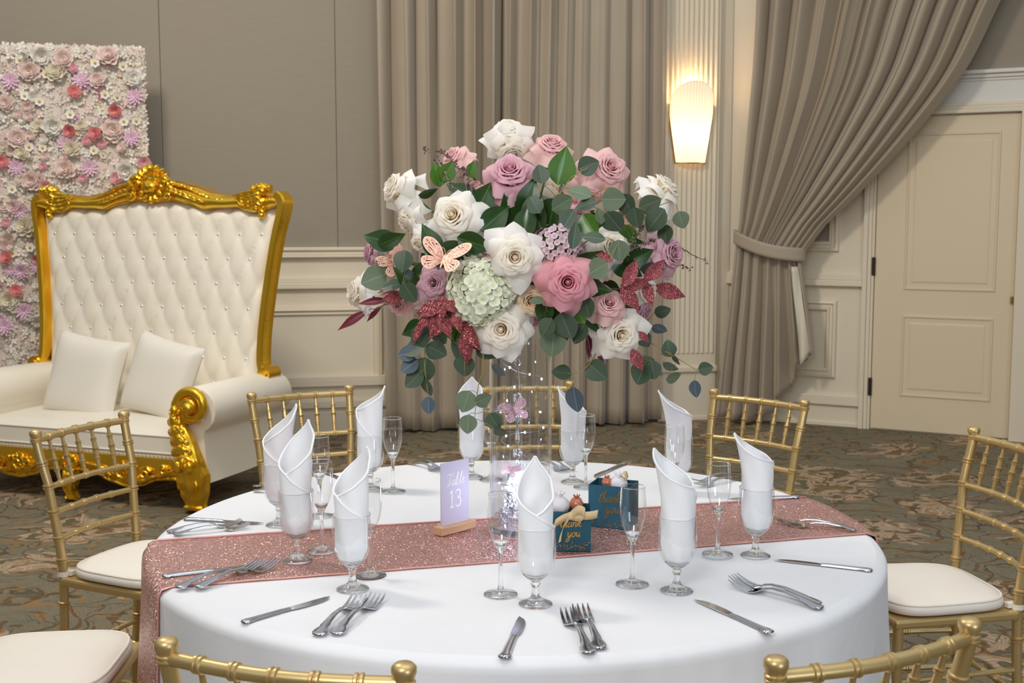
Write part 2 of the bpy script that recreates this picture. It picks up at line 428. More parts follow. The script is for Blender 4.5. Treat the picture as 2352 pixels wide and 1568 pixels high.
# --- wall B (door wall)
UB1 = 3.75
wb = MB().box(-.02, UB1, 0, .12, 0, TOP).build('wall_right', M['cream'], smooth=False); WB.place(wb); struct(wb)
zh0, zh1 = zb(160, 2280), zb(255, 2280)
bevel(MB().box(.45, UB1, -.016, -.001, zh0, TOP).build('wall_panel', M['paper'], wb, smooth=False), .004, 1)
rails('trim_6', WB, .45, UB1, [(zh0-.028, zh0, .06), (zh0-.055, zh0-.028, .035), (zh0-.075, zh0-.055, .022)], M['white_trim'])
o = bevel(MB().box(.45, UB1, -.012, 0, zh1, zh0-.07).build('trim_7', M['white_trim'], smooth=False), .003, 1); WB.place(o); struct(o)
rails('trim_8', WB, .45, UB1, [(zh1+.04, zh1+.065, .03), (zh1+.02, zh1+.04, .045), (zh1-.012, zh1+.02, .06)], M['cream'])
uc0, ud0, ud1 = ub(1979, 750), ub(2007, 750), ub(2322, 850)
rails('trim_9', WB, 0, uc0, [(zb(642, 1900), zb(628, 1900), .03), (zb(656, 1900), zb(642, 1900), .045)], M['cream'])
rails('trim_10', WB, 0, uc0, [(zb(928, 1900), zb(905, 1900), .03)], M['cream'])
rails('baseboard_right', WB, 0, uc0, [(0, .035, .018)], M['cream'])
b = MB()
PR = [(0, 0), (.004, .026), (.022, .032), (.032, .012), (.05, .012), (.054, .03), (.07, .028), (.08, .002)]
frame_prof(b, ub(1740, 780), ub(1921, 780), zb(866, 1890), zb(689, 1890), PR)
o = b.build('trim_11', M['cream'], smooth=False); WB.place(o); struct(o)
b = MB(); frame_prof(b, ub(1760, 500), ub(1928, 540), zb(577, 1890), zb(300, 1890), PR)
o = b.build('trim_12', M['cream'], smooth=False); WB.place(o); struct(o)
o = MB().box(ub(1760, 500)+.08, ub(1928, 540)-.08, -.006, 0, zb(577, 1890)+.08, zb(300, 1890)-.08).build('wall_inset', M['paper'], wb, smooth=False)
# door casing, door, hinges
b = MB()
for a, c, pr in ((uc0, uc0+.035, .05), (uc0+.035, uc0+.062, .038), (uc0+.062, ud0-.006, .03)): b.box(a, c, -pr, 0, 0, zh1-.01)
cs = bevel(b.build('trim_13', M['cream'], smooth=False), .006, 2); WB.place(cs); struct(cs)
cs = bevel(MB().box(ud1+.006, ud1+.26, -.085, 0, 0, zh1-.01).build('trim_14', M['cream'], smooth=False), .006, 2); WB.place(cs); struct(cs)
zd = zh1-.022
door = MB().box(ud0, ud1, -.022, -.002, .012, zd).build('door_1', M['door'], smooth=False); WB.place(door); bevel(door, .002, 1)
tag(door, 'cream two panel door with dark hinges behind the swagged curtain', 'door', kind='structure')
for (x0, x1, y0, y1) in ((2078, 2298, 304, 668), (2066, 2283, 726, 916)):
    b = MB(); ym = (y0+y1)/2; a, c = ub(x0+4, ym), ub(x1-3, ym); z0, z1 = zb(y1, 2180), zb(y0, 2180)
    frame_prof(b, a, c, z0, z1, [(0, .022), (.006, .031), (.016, .031), (.024, .012), (.034, .012), (.062, .026), (.068, .0265)])
    b.add([(a+.068, -.0265, z0+.068), (c-.068, -.0265, z0+.068), (c-.068, -.0265, z1-.068), (a+.068, -.0265, z1-.068)], [(0, 1, 2, 3)])
    b.build('door_panel', M['door'], door, smooth=False)
for (y0, y1) in ((590, 632), (866, 907), (300, 342)):
    h = MB().box(ud0-.022, ud0+.004, -.04, -.02, zb(y1, 2005), zb(y0, 2005)).build('hinge', M['hinge'], door, smooth=False); bevel(h, .005, 2)
h = MB().box(ud1-.02, ud1-.004, -.05, -.02, zb(697, 2340), zb(680, 2340)).build('latch', M['brass'], door, smooth=False); bevel(h, .004, 2)
# --- the other walls of the hall, outside the picture
pa = WA.w(UA0, 0, 0); pb = WB.w(UB1, 0, 0)
for nm, (x0, x1, y0, y1) in (('wall_side', (pa.x-.12, pa.x, -4.2, pa.y+.1)), ('wall_far_side', (pb.x, pb.x+.12, -4.2, pb.y+.1)), ('wall_rear', (pa.x, pb.x, -4.3, -4.2))):
    struct(MB().box(x0, x1, y0, y1, 0, TOP).build(nm, M['paper'], smooth=False))

# ------------------------------------------------------------------ wall sconce
sz0, sz1 = za(376, 1590), za(192, 1590); su = ua(1589, 300, .1)
sk = empty('wall_sconce', WA.w(su, .075, sz0), WA.a); tag(sk, 'lit fan-shaped ribbed glass wall sconce on the fluted pilaster', 'sconce')
SH = sz1 - sz0
def sconce_pt(a, q, r):
    wd = .116 + (.172-.116)*min(1, q/.80)
    ang = (a-.5)*PI*.98; top = SH*(.72 + .28*math.cos(ang)**.85)
    z = q*top
    return (math.sin(ang)*wd*1.0, -math.cos(ang)*(.055+.055*q)*r - .0035*math.cos(a*PI*2*22)*r, z)
sg = MB().grid(132, 14, lambda a, q: sconce_pt(a, q, 1)).build('glass_shade', M['sconce'], sk)
MB().tube([Vector(sconce_pt(i/40, 1, 1)) for i in range(41)], .005, 6).build('rim', M['sconce'], sg)
b = MB()
for side in (0, 1): b.tube([Vector(sconce_pt(side, j/6, 1)) + Vector((0, .012, 0)) for j in range(7)], .008, 6)
b.tube([Vector(sconce_pt(i/20, 0, 1)) for i in range(21)], .005, 6)
b.build('metal_edge', M['brass'], sk)
MB().box(-.07, .07, .002, .02, .02, SH*.75).build('back_plate', M['brass'], sk, smooth=False)
lt = bpy.data.lights.new('sconce_bulb', 'POINT'); lt.energy = 3.2; lt.color = (1, .72, .42); lt.shadow_soft_size = .05
lo = bpy.data.objects.new('sconce_bulb', lt); COL.objects.link(lo); lo.parent = sk; lo.location = (0, -.02, SH*.9)

# ------------------------------------------------------------------ curtains
def fold(x, seed, sharp=.75):
    y = math.sin(x); y = math.copysign(abs(y)**sharp, y)
    return y + .35*math.sin(x*2.13 + seed) + .22*math.sin(x*.53 + seed*2.1)
def straight_curtain(name, p0, p1, yfoot0, yfoot1, folds, seed, amp, label):
    u0, u1 = ua(p0, 500, .12), ua(p1, 500, .12); b = MB(); W = u1-u0
    def fn(a, q):
        ph = 2*PI*folds*a + .9*math.sin(5.3*a+seed) + .5*math.sin(13*a+seed*1.7)
        k = .8 + .35*math.sin(q*2.2+seed) + .25*math.sin(7*a+q*3)
        d = amp*k*fold(ph + .35*math.sin(q*2.0), seed)
        u = u0 + W*a + .018*math.sin(2*ph+.6)*k
        z = .03 + .02*math.sin(9*a+seed) + (TOP-.05)*(1-q) if q < 1 else .03 + .02*math.sin(9*a+seed)
        return (u + (.04*math.sin(3*a+seed)*q), -.14 - d, z)
    o = b.grid(int(folds*16), 30, fn).build(name, M['curtain'], sharp=None); WA.place(o)
    sd = o.modifiers.new('thick', 'SOLIDIFY'); sd.thickness = .004
    return tag(o, label, 'curtain')
straight_curtain('straight_curtain', 868, 1152, 0, 0, 5.6, 1.3, .062, 'straight taupe curtain panel left of the dark centre seam, next to the wall panelling')
straight_curtain('straight_curtain', 1158, 1512, 0, 0, 8.2, 4.1, .066, 'straight taupe curtain panel hanging beside the fluted pilaster')
# swagged curtain by the door, held by a tieback
VC = .24
def rowpos(pl, pr, py):
    ul, z = WB.uz(pl, py, VC); ur_, z2 = WB.uz(pr, py, VC); return (z+z2)/2, ul, ur_
rows = [rowpos(1742, 2420, -180), rowpos(1738, 2305, 0), rowpos(1728, 2215, 170), rowpos(1716, 2100, 310), rowpos(1706, 1985, 430), rowpos(1699, 1895, 515)]
TL, TR = WB.uz(1694, 548, VC), WB.uz(1840, 588, VC)      # the tie, sloping down to the right
def swag_top(a, q):
    n = len(rows); x = q*n
    if x < n-1:
        i = int(x); t_ = x-i; z0, l0, r0 = rows[i]; z1, l1, r1 = rows[i+1]
        g = lambda k: rows[max(0, min(n-1, k))]
        def cr(j): 
            p0, p1, p2, p3 = g(i-1)[j], g(i)[j], g(i+1)[j], g(i+2)[j]
            return .5*(2*p1 + (p2-p0)*t_ + (2*p0-5*p1+4*p2-p3)*t_*t_ + (3*p1-p0-3*p2+p3)*t_**3)
        z, l, r = cr(0), cr(1), cr(2); u = l + (r-l)*a
    else:
        t_ = x-(n-1); z0, l, r = rows[-1]; u = l + (r-l)*a
        ut = TL[0] + (TR[0]-TL[0])*a; zt_ = TL[1] + (TR[1]-TL[1])*a
        u = u + (ut-u)*t_; z = z0 + (zt_-z0)*t_
    amp = .055*(1-q) + .028
    ph = 2*PI*10.5*a + .8*math.sin(6*a+1) + .4*math.sin(15*a)
    d = amp*fold(ph, 2.2, .7) * (1 - .25*q)
    u += .012*math.sin(2*ph+.8)*(1-q*.6)
    return (u, -VC - d + .02*math.sin(PI*a)*0, z)
sw = empty('swagged_curtain', WB.o, WB.a); tag(sw, 'taupe curtain swept aside by a tieback next to the door', 'curtain')
up_ = MB().grid(220, 48, swag_top).build('drape', M['curtain'], sw, sharp=None)
up_.modifiers.new('thick', 'SOLIDIFY').thickness = .004
brows = [(TL[0], TR[0])]
BL = [WB.uz(x, y, VC)[0] for x, y in ((1694, 560), (1680, 680), (1664, 800), (1650, 940))]
BR = [WB.uz(x, y, VC)[0] for x, y in ((1838, 600), (1850, 690), (1862, 780), (1872, 860))]
def tail(a, q):
    i = min(2, int(q*3)); t_ = q*3-i
    l = BL[i]+(BL[i+1]-BL[i])*t_; r = BR[i]+(BR[i+1]-BR[i])*t_
    u = l + (r-l)*a
    zt_ = TL[1] + (TR[1]-TL[1])*a
    hem = interp(a, [(0, .05), (.35, .03), (.55, .10), (.62, .22), (.78, .34), (.80, .47), (1, .58)])
    z = zt_ + (hem-zt_)*q
    ph = 2*PI*6.5*a + .9*math.sin(5*a+.4)
    d = (.02 + .055*q)*fold(ph, .7, .7)
    return (u + .014*math.sin(2*ph)*q, -VC - d, z)
tl = MB().grid(130, 24, tail).build('tail', M['curtain'], sw, sharp=None); tl.modifiers.new('thick', 'SOLIDIFY').thickness = .004
b = MB()
def lin(a, q):
    l = WB.uz(1822+22*q, 612+215*q, VC)[0]; r = WB.uz(1836+31*q, 612+200*q, VC)[0]
    z = WB.uz(1840, 612+(225-28*a)*q, VC)[1]
    return (l+(r-l)*a, -VC-.055-.035*math.sin(PI*(.15+.85*a))*(.4+.6*q)-.01*math.sin(7*q+4*a), z)
b.grid(10, 16, lin); ln_ = b.build('lining', M['lining'], sw, sharp=None); ln_.modifiers.new('thick', 'SOLIDIFY').thickness = .003
def band(a, q):
    # a ring of cloth round the gathered drape, rising to the wall on the left
    th = a*2*PI; cu = (TL[0]+TR[0])/2; hw = (TR[0]-TL[0])/2+.025
    u = cu - hw*math.cos(th); v = -VC - .115*math.sin(th) if th < PI else -VC - .06*math.sin(th)
    s_ = (u-(cu-hw))/(2*hw)
    z = TL[1]+.02 + (TR[1]-TL[1]-.01)*s_ - .03*math.sin(PI*s_) + .10*(.5-q)
    return (u, v, z)
tb = MB().grid(48, 5, band, cu=True).build('tieback', M['curtain'], sw, sharp=None); tb.modifiers.new('thick', 'SOLIDIFY').thickness = .006

# ------------------------------------------------------------------ throne loveseat
SA = math.radians(-20)
se = Vector((math.cos(SA), math.sin(SA), 0)); sn = Vector((-math.sin(SA), math.cos(SA), 0))
leg_pt = on_plane(466, 1172, 0)
SO = leg_pt - se*.80 - sn*.06
sofa = empty('throne_loveseat', SO, SA); tag(sofa, 'ivory tufted loveseat with ornate carved gold frame beside the flower wall', 'sofa')
def spiral(c, r0, r1, turns, a0, y, n=36, dirn=1, dy=0):
    out = []
    for i in range(n+1):
        t_ = i/n; a = a0 + dirn*turns*2*PI*t_; r = r0 + (r1-r0)*t_**.8
        out.append(Vector((c[0]+r*math.cos(a), y - dy*t_, c[1]+r*math.sin(a))))
    return out
def taper(n, r0, r1, p=1): return [r0 + (r1-r0)*(i/(n-1))**p for i in range(n)]
def leaf_scroll(b, pts, y, r0, r1, n=7):
    P = smooth_path([(x, y, z) for x, z in pts], 6); b.tube(P, taper(len(P), r0, r1), n)
# upholstered arms
def arm_prof():
    P = []
    cx, cz, r = .795, .555, .125
    P.append((.70, .16)); P.append((.70, .47))
    for i in range(15):
        a = math.radians(200 - i*265/14); P.append((cx + r*math.cos(a), cz + r*math.sin(a)))
    P.append((.84, .42)); P.append((.865, .16)); return P
for sx in (-1, 1):
    pr = [(x*sx, z) for x, z in arm_prof()]
    b = MB(); n = len(pr); rows_ = [(.03, .96), (.045, 1.0), (.40, 1.0), (.80, .97), (.83, .93)]
    cx, cz = .785*sx, .45
    b.grid(n, len(rows_)-1, lambda a, q: (cx+(pr[int(round(a*n)) % n][0]-cx)*rows_[int(round(q*(len(rows_)-1)))][1], rows_[int(round(q*(len(rows_)-1)))][0], cz+(pr[int(round(a*n)) % n][1]-cz)*rows_[int(round(q*(len(rows_)-1)))][1]), cu=True)
    b.f += [tuple(range(n)), tuple(range(len(b.v)-1, len(b.v)-n-1, -1))]
    b.build('arm', M['ivory'], sofa, sharp=50)
    # gold front scroll running down into the leg
    ctr = (.80*sx, .575); b = MB()
    sp = spiral(ctr, .105, .02, 1.55, math.radians(190 if sx > 0 else -10), -.005, 48, -1 if sx > 0 else 1, .03)
    b.tube(sp, taper(len(sp), .030, .016), 9); b.ball((ctr[0], -.045, ctr[1]), .036)
    b.tube([Vector((ctr[0]-.05*sx, .03, ctr[1]-.02)), Vector((ctr[0]-.03*sx, .0, ctr[1]-.02))], [.07, .075], 14)
    vol = b.build('arm_scroll', M['sofa_gold'], sofa)
    P = smooth_path([(x*sx, y, z) for x, y, z in ((.70, .0, .60), (.698, -.005, .53), (.715, -.012, .46), (.755, -.02, .40), (.785, -.03, .34), (.795, -.035, .28), (.80, -.02, .20), (.80, -.005, .12), (.80, .0, .05), (.80, -.01, .012))], 5)
    R = [interp(i/(len(P)-1), [(0, .032), (.2, .042), (.42, .05), (.58, .072), (.68, .082), (.78, .07), (.9, .052), (.96, .062), (1, .05)]) for i in range(len(P))]
    b = MB(); b.tube(P, R, 28, mod=lambda a, s_: 1 + .10*math.cos(7*a)*(1 if s_ > .25 else .3) + .05*math.sin(46*s_)*math.cos(3*a), up=(0, -1, 0))
    b.build('front_leg', M['sofa_gold'], sofa)
    b = MB()
    for k in range(6):      # acanthus leaves climbing the post
        zc_ = .56 - k*.05; xc = interp(.60-zc_, [(0, .70), (.1, .705), (.2, .75), (.3, .795)])*sx; s_ = 1+.25*k
        b.ball((xc, -.034-.010*k, zc_-.01), (.026*s_, .020, .034), 10, 7)
        for d in (-1, 1): b.ball((xc+d*.020*s_, -.026-.010*k, zc_-.022), (.014*s_, .018, .026), 8, 6, Matrix.Rotation(d*.5, 3, 'Y'))
    for d in (-1, 0, 1): b.ball((.795*sx+d*.035, -.10, .285-.02*abs(d)), (.022, .018, .035))
    for k in range(5): b.ball((.80*sx+(k-2)*.026, -.07, .165), (.014, .015, .03))
    b.build('acanthus_carving', M['carved_gold'], sofa)
# front rail with scalloped lower edge
def rail_low(x):
    ax = abs(x)
    return interp(ax, [(0, .15), (.06, .185), (.16, .175), (.27, .135), (.36, .115), (.46, .125), (.56, .165), (.66, .175), (.75, .165)])
b = MB(); N_ = 60; xs = [-.76+1.52*i/N_ for i in range(N_+1)]
b.prism([(x, .282) for x in xs][::-1] + [(x, rail_low(x)) for x in xs], -.005, .05)
b.f = b.f[2:]
b.grid(N_, 4, lambda a, q: (-.76+1.52*a, -.005 - .014*math.sin(PI*min(1, q*1.0)), .282+(rail_low(-.76+1.52*a)-.282)*q))
b.build('front_rail', M['sofa_gold'], sofa)
b = MB()
for i in range(N_): pass
b.tube([Vector((x, -.012, rail_low(x)+.006)) for x in xs], .011, 7)
for sx in (-1, 1):
    for c, r, a0, d in ((.36, .055, 90, 1), (.30, .03, 200, -1), (.50, .038, 20, 1), (.62, .028, 160, -1)):
        sp = spiral((c*sx, .20 if c < .6 else .225), r, .008, 1.4, math.radians(a0), -.028, 26, d*sx, .012); b.tube(sp, taper(len(sp), .012, .007), 6)
    leaf_scroll(b, [(.40*sx, .17), (.47*sx, .155), (.55*sx, .185), (.62*sx, .20), (.69*sx, .235)], -.03, .016, .006)
    leaf_scroll(b, [(.28*sx, .17), (.22*sx, .21), (.14*sx, .225), (.06*sx, .24)], -.03, .015, .006)
    for k in range(5): b.ball((.36*sx+(.03*(k-2)), -.03, .235-.006*abs(k-2)), (.014, .014, .02))
for k in range(7):
    a = PI*k/6; b.ball((.045*math.cos(a), -.03, .225+.035*math.sin(a)), (.014, .014, .018))
b.build('rail_carving', M['carved_gold'], sofa)
P = smooth_path([(0, -.01, .20), (0, -.03, .13), (0, -.035, .08), (0, -.02, .04), (0, -.03, .012)], 5)
MB().tube(P, [interp(i/(len(P)-1), [(0, .05), (.35, .045), (.6, .03), (.85, .042), (1, .038)]) for i in range(len(P))], 18, mod=lambda a, s_: 1+.12*math.cos(5*a), up=(0, -1, 0)).build('front_leg', M['carved_gold'], sofa)
for sx in (-1, 1): MB().lathe([(0, 0), (.02, 0), (.035, .18), (0, .18)], 12, Matrix.Translation((.75*sx, .78, 0))).build('rear_leg', M['sofa_gold'], sofa)
MB().box(-.77, .77, .04, .82, .17, .262).build('seat_base', M['ivory'], sofa, smooth=False)
b = MB(); b.tube([Vector((x, .012, .292)) for x in (-.74, 0, .74)], .016, 8); st_ = b.build('seat_border', M['ivory'], sofa)
b = MB()
for i in range(58): b.ball((-.72+1.44*i/57, -.005, .292), .0045, 6, 4)
b.build('nailheads', M['jewel'], st_)
# seat cushion
def cushion_box(x0, x1, y0, y1, z0, z1, crown, r=.05, nu=28, nv=20):
    b = MB()
    def side(a, q, top):
        x = x0+(x1-x0)*a; y = y0+(y1-y0)*q
        ex = min(1, min(a, 1-a)*(x1-x0)/r); ey = min(1, min(q, 1-q)*(y1-y0)/r)
        e = math.sqrt(max(0, 1-(1-ex)**2))*math.sqrt(max(0, 1-(1-ey)**2)); c = math.sin(PI*a)**.5*math.sin(PI*q)**.5 if 0 < a < 1 and 0 < q < 1 else 0
        zm = (z0+z1)/2
        return (x, y, (zm + (z1-zm)*(.62+.38*e) + crown*c) if top else (zm - (zm-z0)*(.62+.38*e)))
    b.grid(nu, nv, lambda a, q: side(a, q, True)); b.grid(nu, nv, lambda a, q: side(a, q, False), flip=True)
    zm = (z0+z1)/2; W = (z1-zm)*.62
    ring = [(i/nu, 0) for i in range(nu)] + [(1, j/nv) for j in range(nv)] + [(1-i/nu, 1) for i in range(nu)] + [(0, 1-j/nv) for j in range(nv)]
    b.grid(len(ring), 1, lambda a, q: (lambda p: (x0+(x1-x0)*p[0], y0+(y1-y0)*p[1], zm-W+2*W*q))(ring[int(round(a*len(ring))) % len(ring)]), cu=True)
    return b, ring
b, ring = cushion_box(-.69, .69, -.005, .70, .29, .425, .03)
sc_ = b.build('seat_cushion', M['ivory'], sofa, sharp=60)
b = MB()
for zz in (.405, .312):
    P = [Vector((-.69+1.38*a, -.005+.705*q, zz)) for a, q in ring]; b.tube(P+[P[0]], .006, 6, cap=False)
b.build('piping', M['ivory'], sc_)
# tufted back
def back_y(z): return .715 + .11*(z-.4)
def half_w(z): return interp(z, [(.4, .755), (.7, .765), (.95, .775), (1.2, .80), (1.45, .835), (1.62, .855), (1.8, .86)])
def rail_bot(x):
    ax = abs(x); return interp(ax, [(0, 1.665), (.12, 1.675), (.25, 1.655), (.36, 1.62), (.45, 1.628), (.60, 1.632), (.70, 1.600), (.76, 1.615), (.86, 1.64)])
def rail_top(x):
    ax = abs(x); return interp(ax, [(0, 1.805), (.15, 1.795), (.28, 1.765), (.40, 1.725), (.50, 1.708), (.62, 1.715), (.74, 1.728), (.83, 1.718), (.90, 1.68)])
DX, DZ, Z0B = .150, .292, .60
def tuft(x, z):
    a = x/DX + (z-Z0B)/DZ; c = x/DX - (z-Z0B)/DZ
    ia, ic = a-round(a), c-round(c)
    d2 = ((ia+ic)*DX*.5)**2*1.0 + ((ia-ic)*DZ*.5)**2*.5
    return (abs(math.sin(PI*c))**.32)*(.72+.28*abs(math.sin(PI*a))**.7)*(1-.55*math.exp(-d2/.0008))
b = MB()
def bk(a, q):
    s_ = 2*a-1; x = s_*.80; zt_ = rail_bot(x)+.03; z = .38 + (zt_-.38)*q; x = s_*half_w(z)
    e = min(1, (1-abs(s_))*9, (1-q)*14); e = math.sin(e*PI/2)
    return (x, back_y(z) - .012 - .056*e*(.40+.60*tuft(x, z)), z)
b.grid(150, 120, bk)
bu = b.build('tufted_back', M['ivory'], sofa, sharp=None)
btn = MB().ball((0, 0, 0), (.011, .008, .011), 8, 5).mesh('button', M['jewel'])
for j in range(-2, 12):
    z = Z0B + j*DZ/2
    for i in range(-12, 13):
        if (i+j) % 2: continue
        x = i*DX/2
        if .45 < z < rail_bot(x)-.05 and abs(x) < half_w(z)-.05:
            link('button', btn, bu, Matrix.Translation((x, back_y(z)-.038, z)))
# gold frame of the back
for sx in (-1, 1):
    P = smooth_path([(x*sx, back_y(z)-.03, z) for x, z in ((.815, .66), (.79, .72), (.785, .80), (.79, .95), (.815, 1.2), (.85, 1.45), (.885, 1.61), (.885, 1.675), (.85, 1.712))], 7)
    b = MB(); n = len(P); prof = [(-.022, -.045), (-.016, -.056), (.018, -.056), (.026, -.045), (.026, .05), (-.022, .05)]
    v = []; f = []
    for i in range(n):
        T_ = (P[min(i+1, n-1)]-P[max(i-1, 0)]).normalized(); nx = Vector((T_.z, 0, -T_.x))*sx
        for (p_, yy) in prof: v.append(P[i] + nx*p_*interp(i/(n-1), [(0, 1.0), (.12, .8), (.6, .85), (.9, 1.15), (1, 1.0)]) + Vector((0, yy, 0)))
    m_ = len(prof)
    for i in range(n-1):
        for k in range(m_): q = (i*m_+k, i*m_+(k+1) % m_, (i+1)*m_+(k+1) % m_, (i+1)*m_+k); f.append(q if sx < 0 else q[::-1])
    f += [tuple(range(m_)), tuple((n-1)*m_+k for k in range(m_))]
    b.add(v, f); sd_ = b.build('side_frame', M['sofa_gold'], sofa, sharp=35)
    b = MB(); b.tube([Vector((.83*sx, back_y(.67)-.10, .67)), Vector((.83*sx, back_y(.67)+.03, .67))], .042, 16); b.tube([Vector((.83*sx, back_y(.67)-.115, .67)), Vector((.83*sx, back_y(.67)-.09, .67))], .024, 12)
    b.build('side_scroll', M['sofa_gold'], sd_)
b = MB(); NX = 90
def rail_f(a, q):
    x = -.86+1.72*a; lo, hi = rail_bot(x), rail_top(x); z = lo+(hi-lo)*q
    bulge = .045*math.sin(PI*min(1, q*1.05))**.7 + .02*math.exp(-((q-.12)/.09)**2) if q > 0 else 0
    return (x, back_y(z) - .045 - bulge, z)
b.grid(NX, 14, rail_f)
b.grid(NX, 2, lambda a, q: (-.86+1.72*a, back_y(1.7)-.045+.12*q, rail_top(-.86+1.72*a)))
b.grid(NX, 2, lambda a, q: (-.86+1.72*a, back_y(1.7)-.045+.12*q, rail_bot(-.86+1.72*a)), flip=True)
tr_ = b.build('top_rail', M['sofa_gold'], sofa, sharp=50)
b = MB(); b.tube([Vector((-.84+1.68*i/80, back_y(1.62)-.068, rail_bot(-.84+1.68*i/80)+.012)) for i in range(81)], .010, 7); b.build('beading', M['sofa_gold'], tr_)
# crest: shell, cabochon, scrolls and trailing leaves
b = MB(); cy = back_y(1.78)-.11; cz_ = 1.762
b.ball((0, cy-.01, cz_), (.055, .03, .036), 16, 10); b.ball((0, cy+.03, cz_+.03), (.105, .022, .082), 16, 10)
for k in range(9):
    a = math.radians(10+160*k/8); r_ = .092; b.ball((r_*1.15*math.cos(a), cy+.02, cz_+.012+r_*math.sin(a)), (.019, .026, .036), 8, 6, Matrix.Rotation(PI/2-a, 3, 'Y'))
for k in range(5):
    a = math.radians(205+130*k/4); b.ball((.07*math.cos(a), cy+.01, cz_+.075*math.sin(a)-.005), (.018, .018, .026), 8, 6, Matrix.Rotation(PI/2-a, 3, 'Y'))
for sx in (-1, 1):
    sp = spiral((.105*sx, cz_+.015), .042, .01, 1.4, math.radians(90), cy, 26, -sx, .02); b.tube(sp, taper(len(sp), .015, .008), 7)
    sp = spiral((.135*sx, cz_-.055), .03, .008, 1.3, math.radians(60), cy, 22, sx, .02); b.tube(sp, taper(len(sp), .012, .007), 7)
    leaf_scroll(b, [(.10*sx, 1.80), (.17*sx, 1.775), (.25*sx, 1.758), (.33*sx, 1.722), (.42*sx, 1.69), (.50*sx, 1.68)], cy+.02, .018, .006)
    leaf_scroll(b, [(.15*sx, 1.735), (.22*sx, 1.715), (.30*sx, 1.685), (.38*sx, 1.665)], cy+.0, .016, .006)
    for k in range(7): b.ball(((.15+.033*k)*sx, cy+.0, 1.755-.013*k), (.02, .014, .013), 8, 5, Matrix.Rotation(.4*sx, 3, 'Y'))
cr = b.build('crest_carving', M['carved_gold'], tr_)
for sx in (-1, 1):
    b = MB()
    for k in range(9): b.ball(((.755+.022*math.sin(k*1.9))*sx, cy+.015, 1.75-.020*k), (.034-.001*k, .028, .022), 9, 6, Matrix.Rotation((.6 if k % 2 else -.5)*sx, 3, 'Y'))
    for k in range(5): b.ball(((.715+.026*k)*sx, cy+.02, 1.757-.006*abs(k-2)), (.018, .026, .026), 8, 6)
    for k in range(5): leaf_scroll(b, [((.745-.004*k)*sx, 1.722-.025*k), ((.69-.012*k)*sx, 1.724-.022*k), ((.63-.005*k)*sx, 1.715-.012*k), ((.575+.012*k)*sx, 1.700-.006*k)], cy+.012, .017, .005)
    b.build('corner_carving', M['carved_gold'], tr_)
b = MB(); b.grid(20, 12, lambda a, q: ((2*a-1)*(half_w(.3+1.4*q)), back_y(.3+1.4*q)+.055, .2+1.45*q), flip=True); b.build('rear_panel', M['ivory'], sofa)
# throw pillows
def pillow(name, cpx, cpy, Y, wdt, rz, tilt, roll, label):
    b = MB(); N2 = 22
    def pt(a, q, sgn):
        x, y = 2*a-1, 2*q-1; k = 1-.07*(1-abs(x)**2)*1.0*(abs(y)**3) - 0
        pinch = lambda s_, o_: s_*(1-.06*(1-o_*o_))
        h = (max(0, (1-x**4))*max(0, (1-y**4)))**.55
        return (pinch(x, y)*wdt/2, -sgn*.085*h, pinch(y, x)*wdt/2 + .0)
    b.grid(N2, N2, lambda a, q: pt(a, q, 1)); b.grid(N2, N2, lambda a, q: pt(a, q, -1), flip=True)
    o = b.build(name, M['pillow'], sharp=70)
    o.location = at(cpx, cpy, Y); o.rotation_euler = Euler((tilt, roll, rz)); return tag(o, label, 'pillow', 'throw pillows on the loveseat')
py_ = SO + sn*.55
pillow('throw_pillow', 197, 866, 7.0, .50, SA, -.24, .13, 'plain white throw pillow on the loveseat, nearer the flower wall')
pillow('throw_pillow', 371, 868, 6.84, .47, SA-.1, -.24, .20, 'plain white throw pillow on the loveseat, nearer its visible gold armrest scroll')

# ------------------------------------------------------------------ wall of artificial flowers
FW = Wall(*at(338, 500, 8.02).xy, 11.0)
fz1 = at(250, 118, 7.98).z; FWW = 1.75
fw = empty('flower_wall', FW.o, FW.a); tag(fw, 'tall backdrop panel covered in white, cream and pink artificial flowers', 'flower wall')
MB().box(-FWW, -.01, -.01, .03, .02, fz1-.02).build('backing', simple('backing_leafy', S(226,212,200), .9, var=.12, vscale=60), fw, smooth=False)
fm = dict(w=simple('silk_white', S(243,238,228), .8, var=.04, vscale=50), c=simple('silk_cream', S(240,230,208), .8, var=.06, vscale=50), p=simple('silk_blush', S(244,222,213), .8, var=.06, vscale=50),
          h=simple('silk_coral', S(240,158,156), .8, var=.15, vscale=50), r=simple('silk_pink', S(240,186,192), .8, var=.12, vscale=50), l=simple('silk_lilac', S(240,206,224), .8, var=.12, vscale=50), y=simple('silk_yellow', S(226,190,40), .8, var=.25, vscale=90))
def petal_flat(b, ang, r0, r1, wd, lift0, lift1, cup=.15, n=3):
    ca, sa = math.cos(ang), math.sin(ang); v = []; 
    for j in range(n+1):
        q = j/n; r = r0+(r1-r0)*q; w_ = wd*math.sin(PI*(.12+.80*q))**.7; h = lift0+(lift1-lift0)*q*q
        for s_ in (-1, 0, 1): v.append((ca*r - sa*w_*s_, -(h + cup*w_*abs(s_)), sa*r + ca*w_*s_))
    b.add(v, [(j*3+k, j*3+k+1, (j+1)*3+k+1, (j+1)*3+k) for j in range(n) for k in (0, 1)])
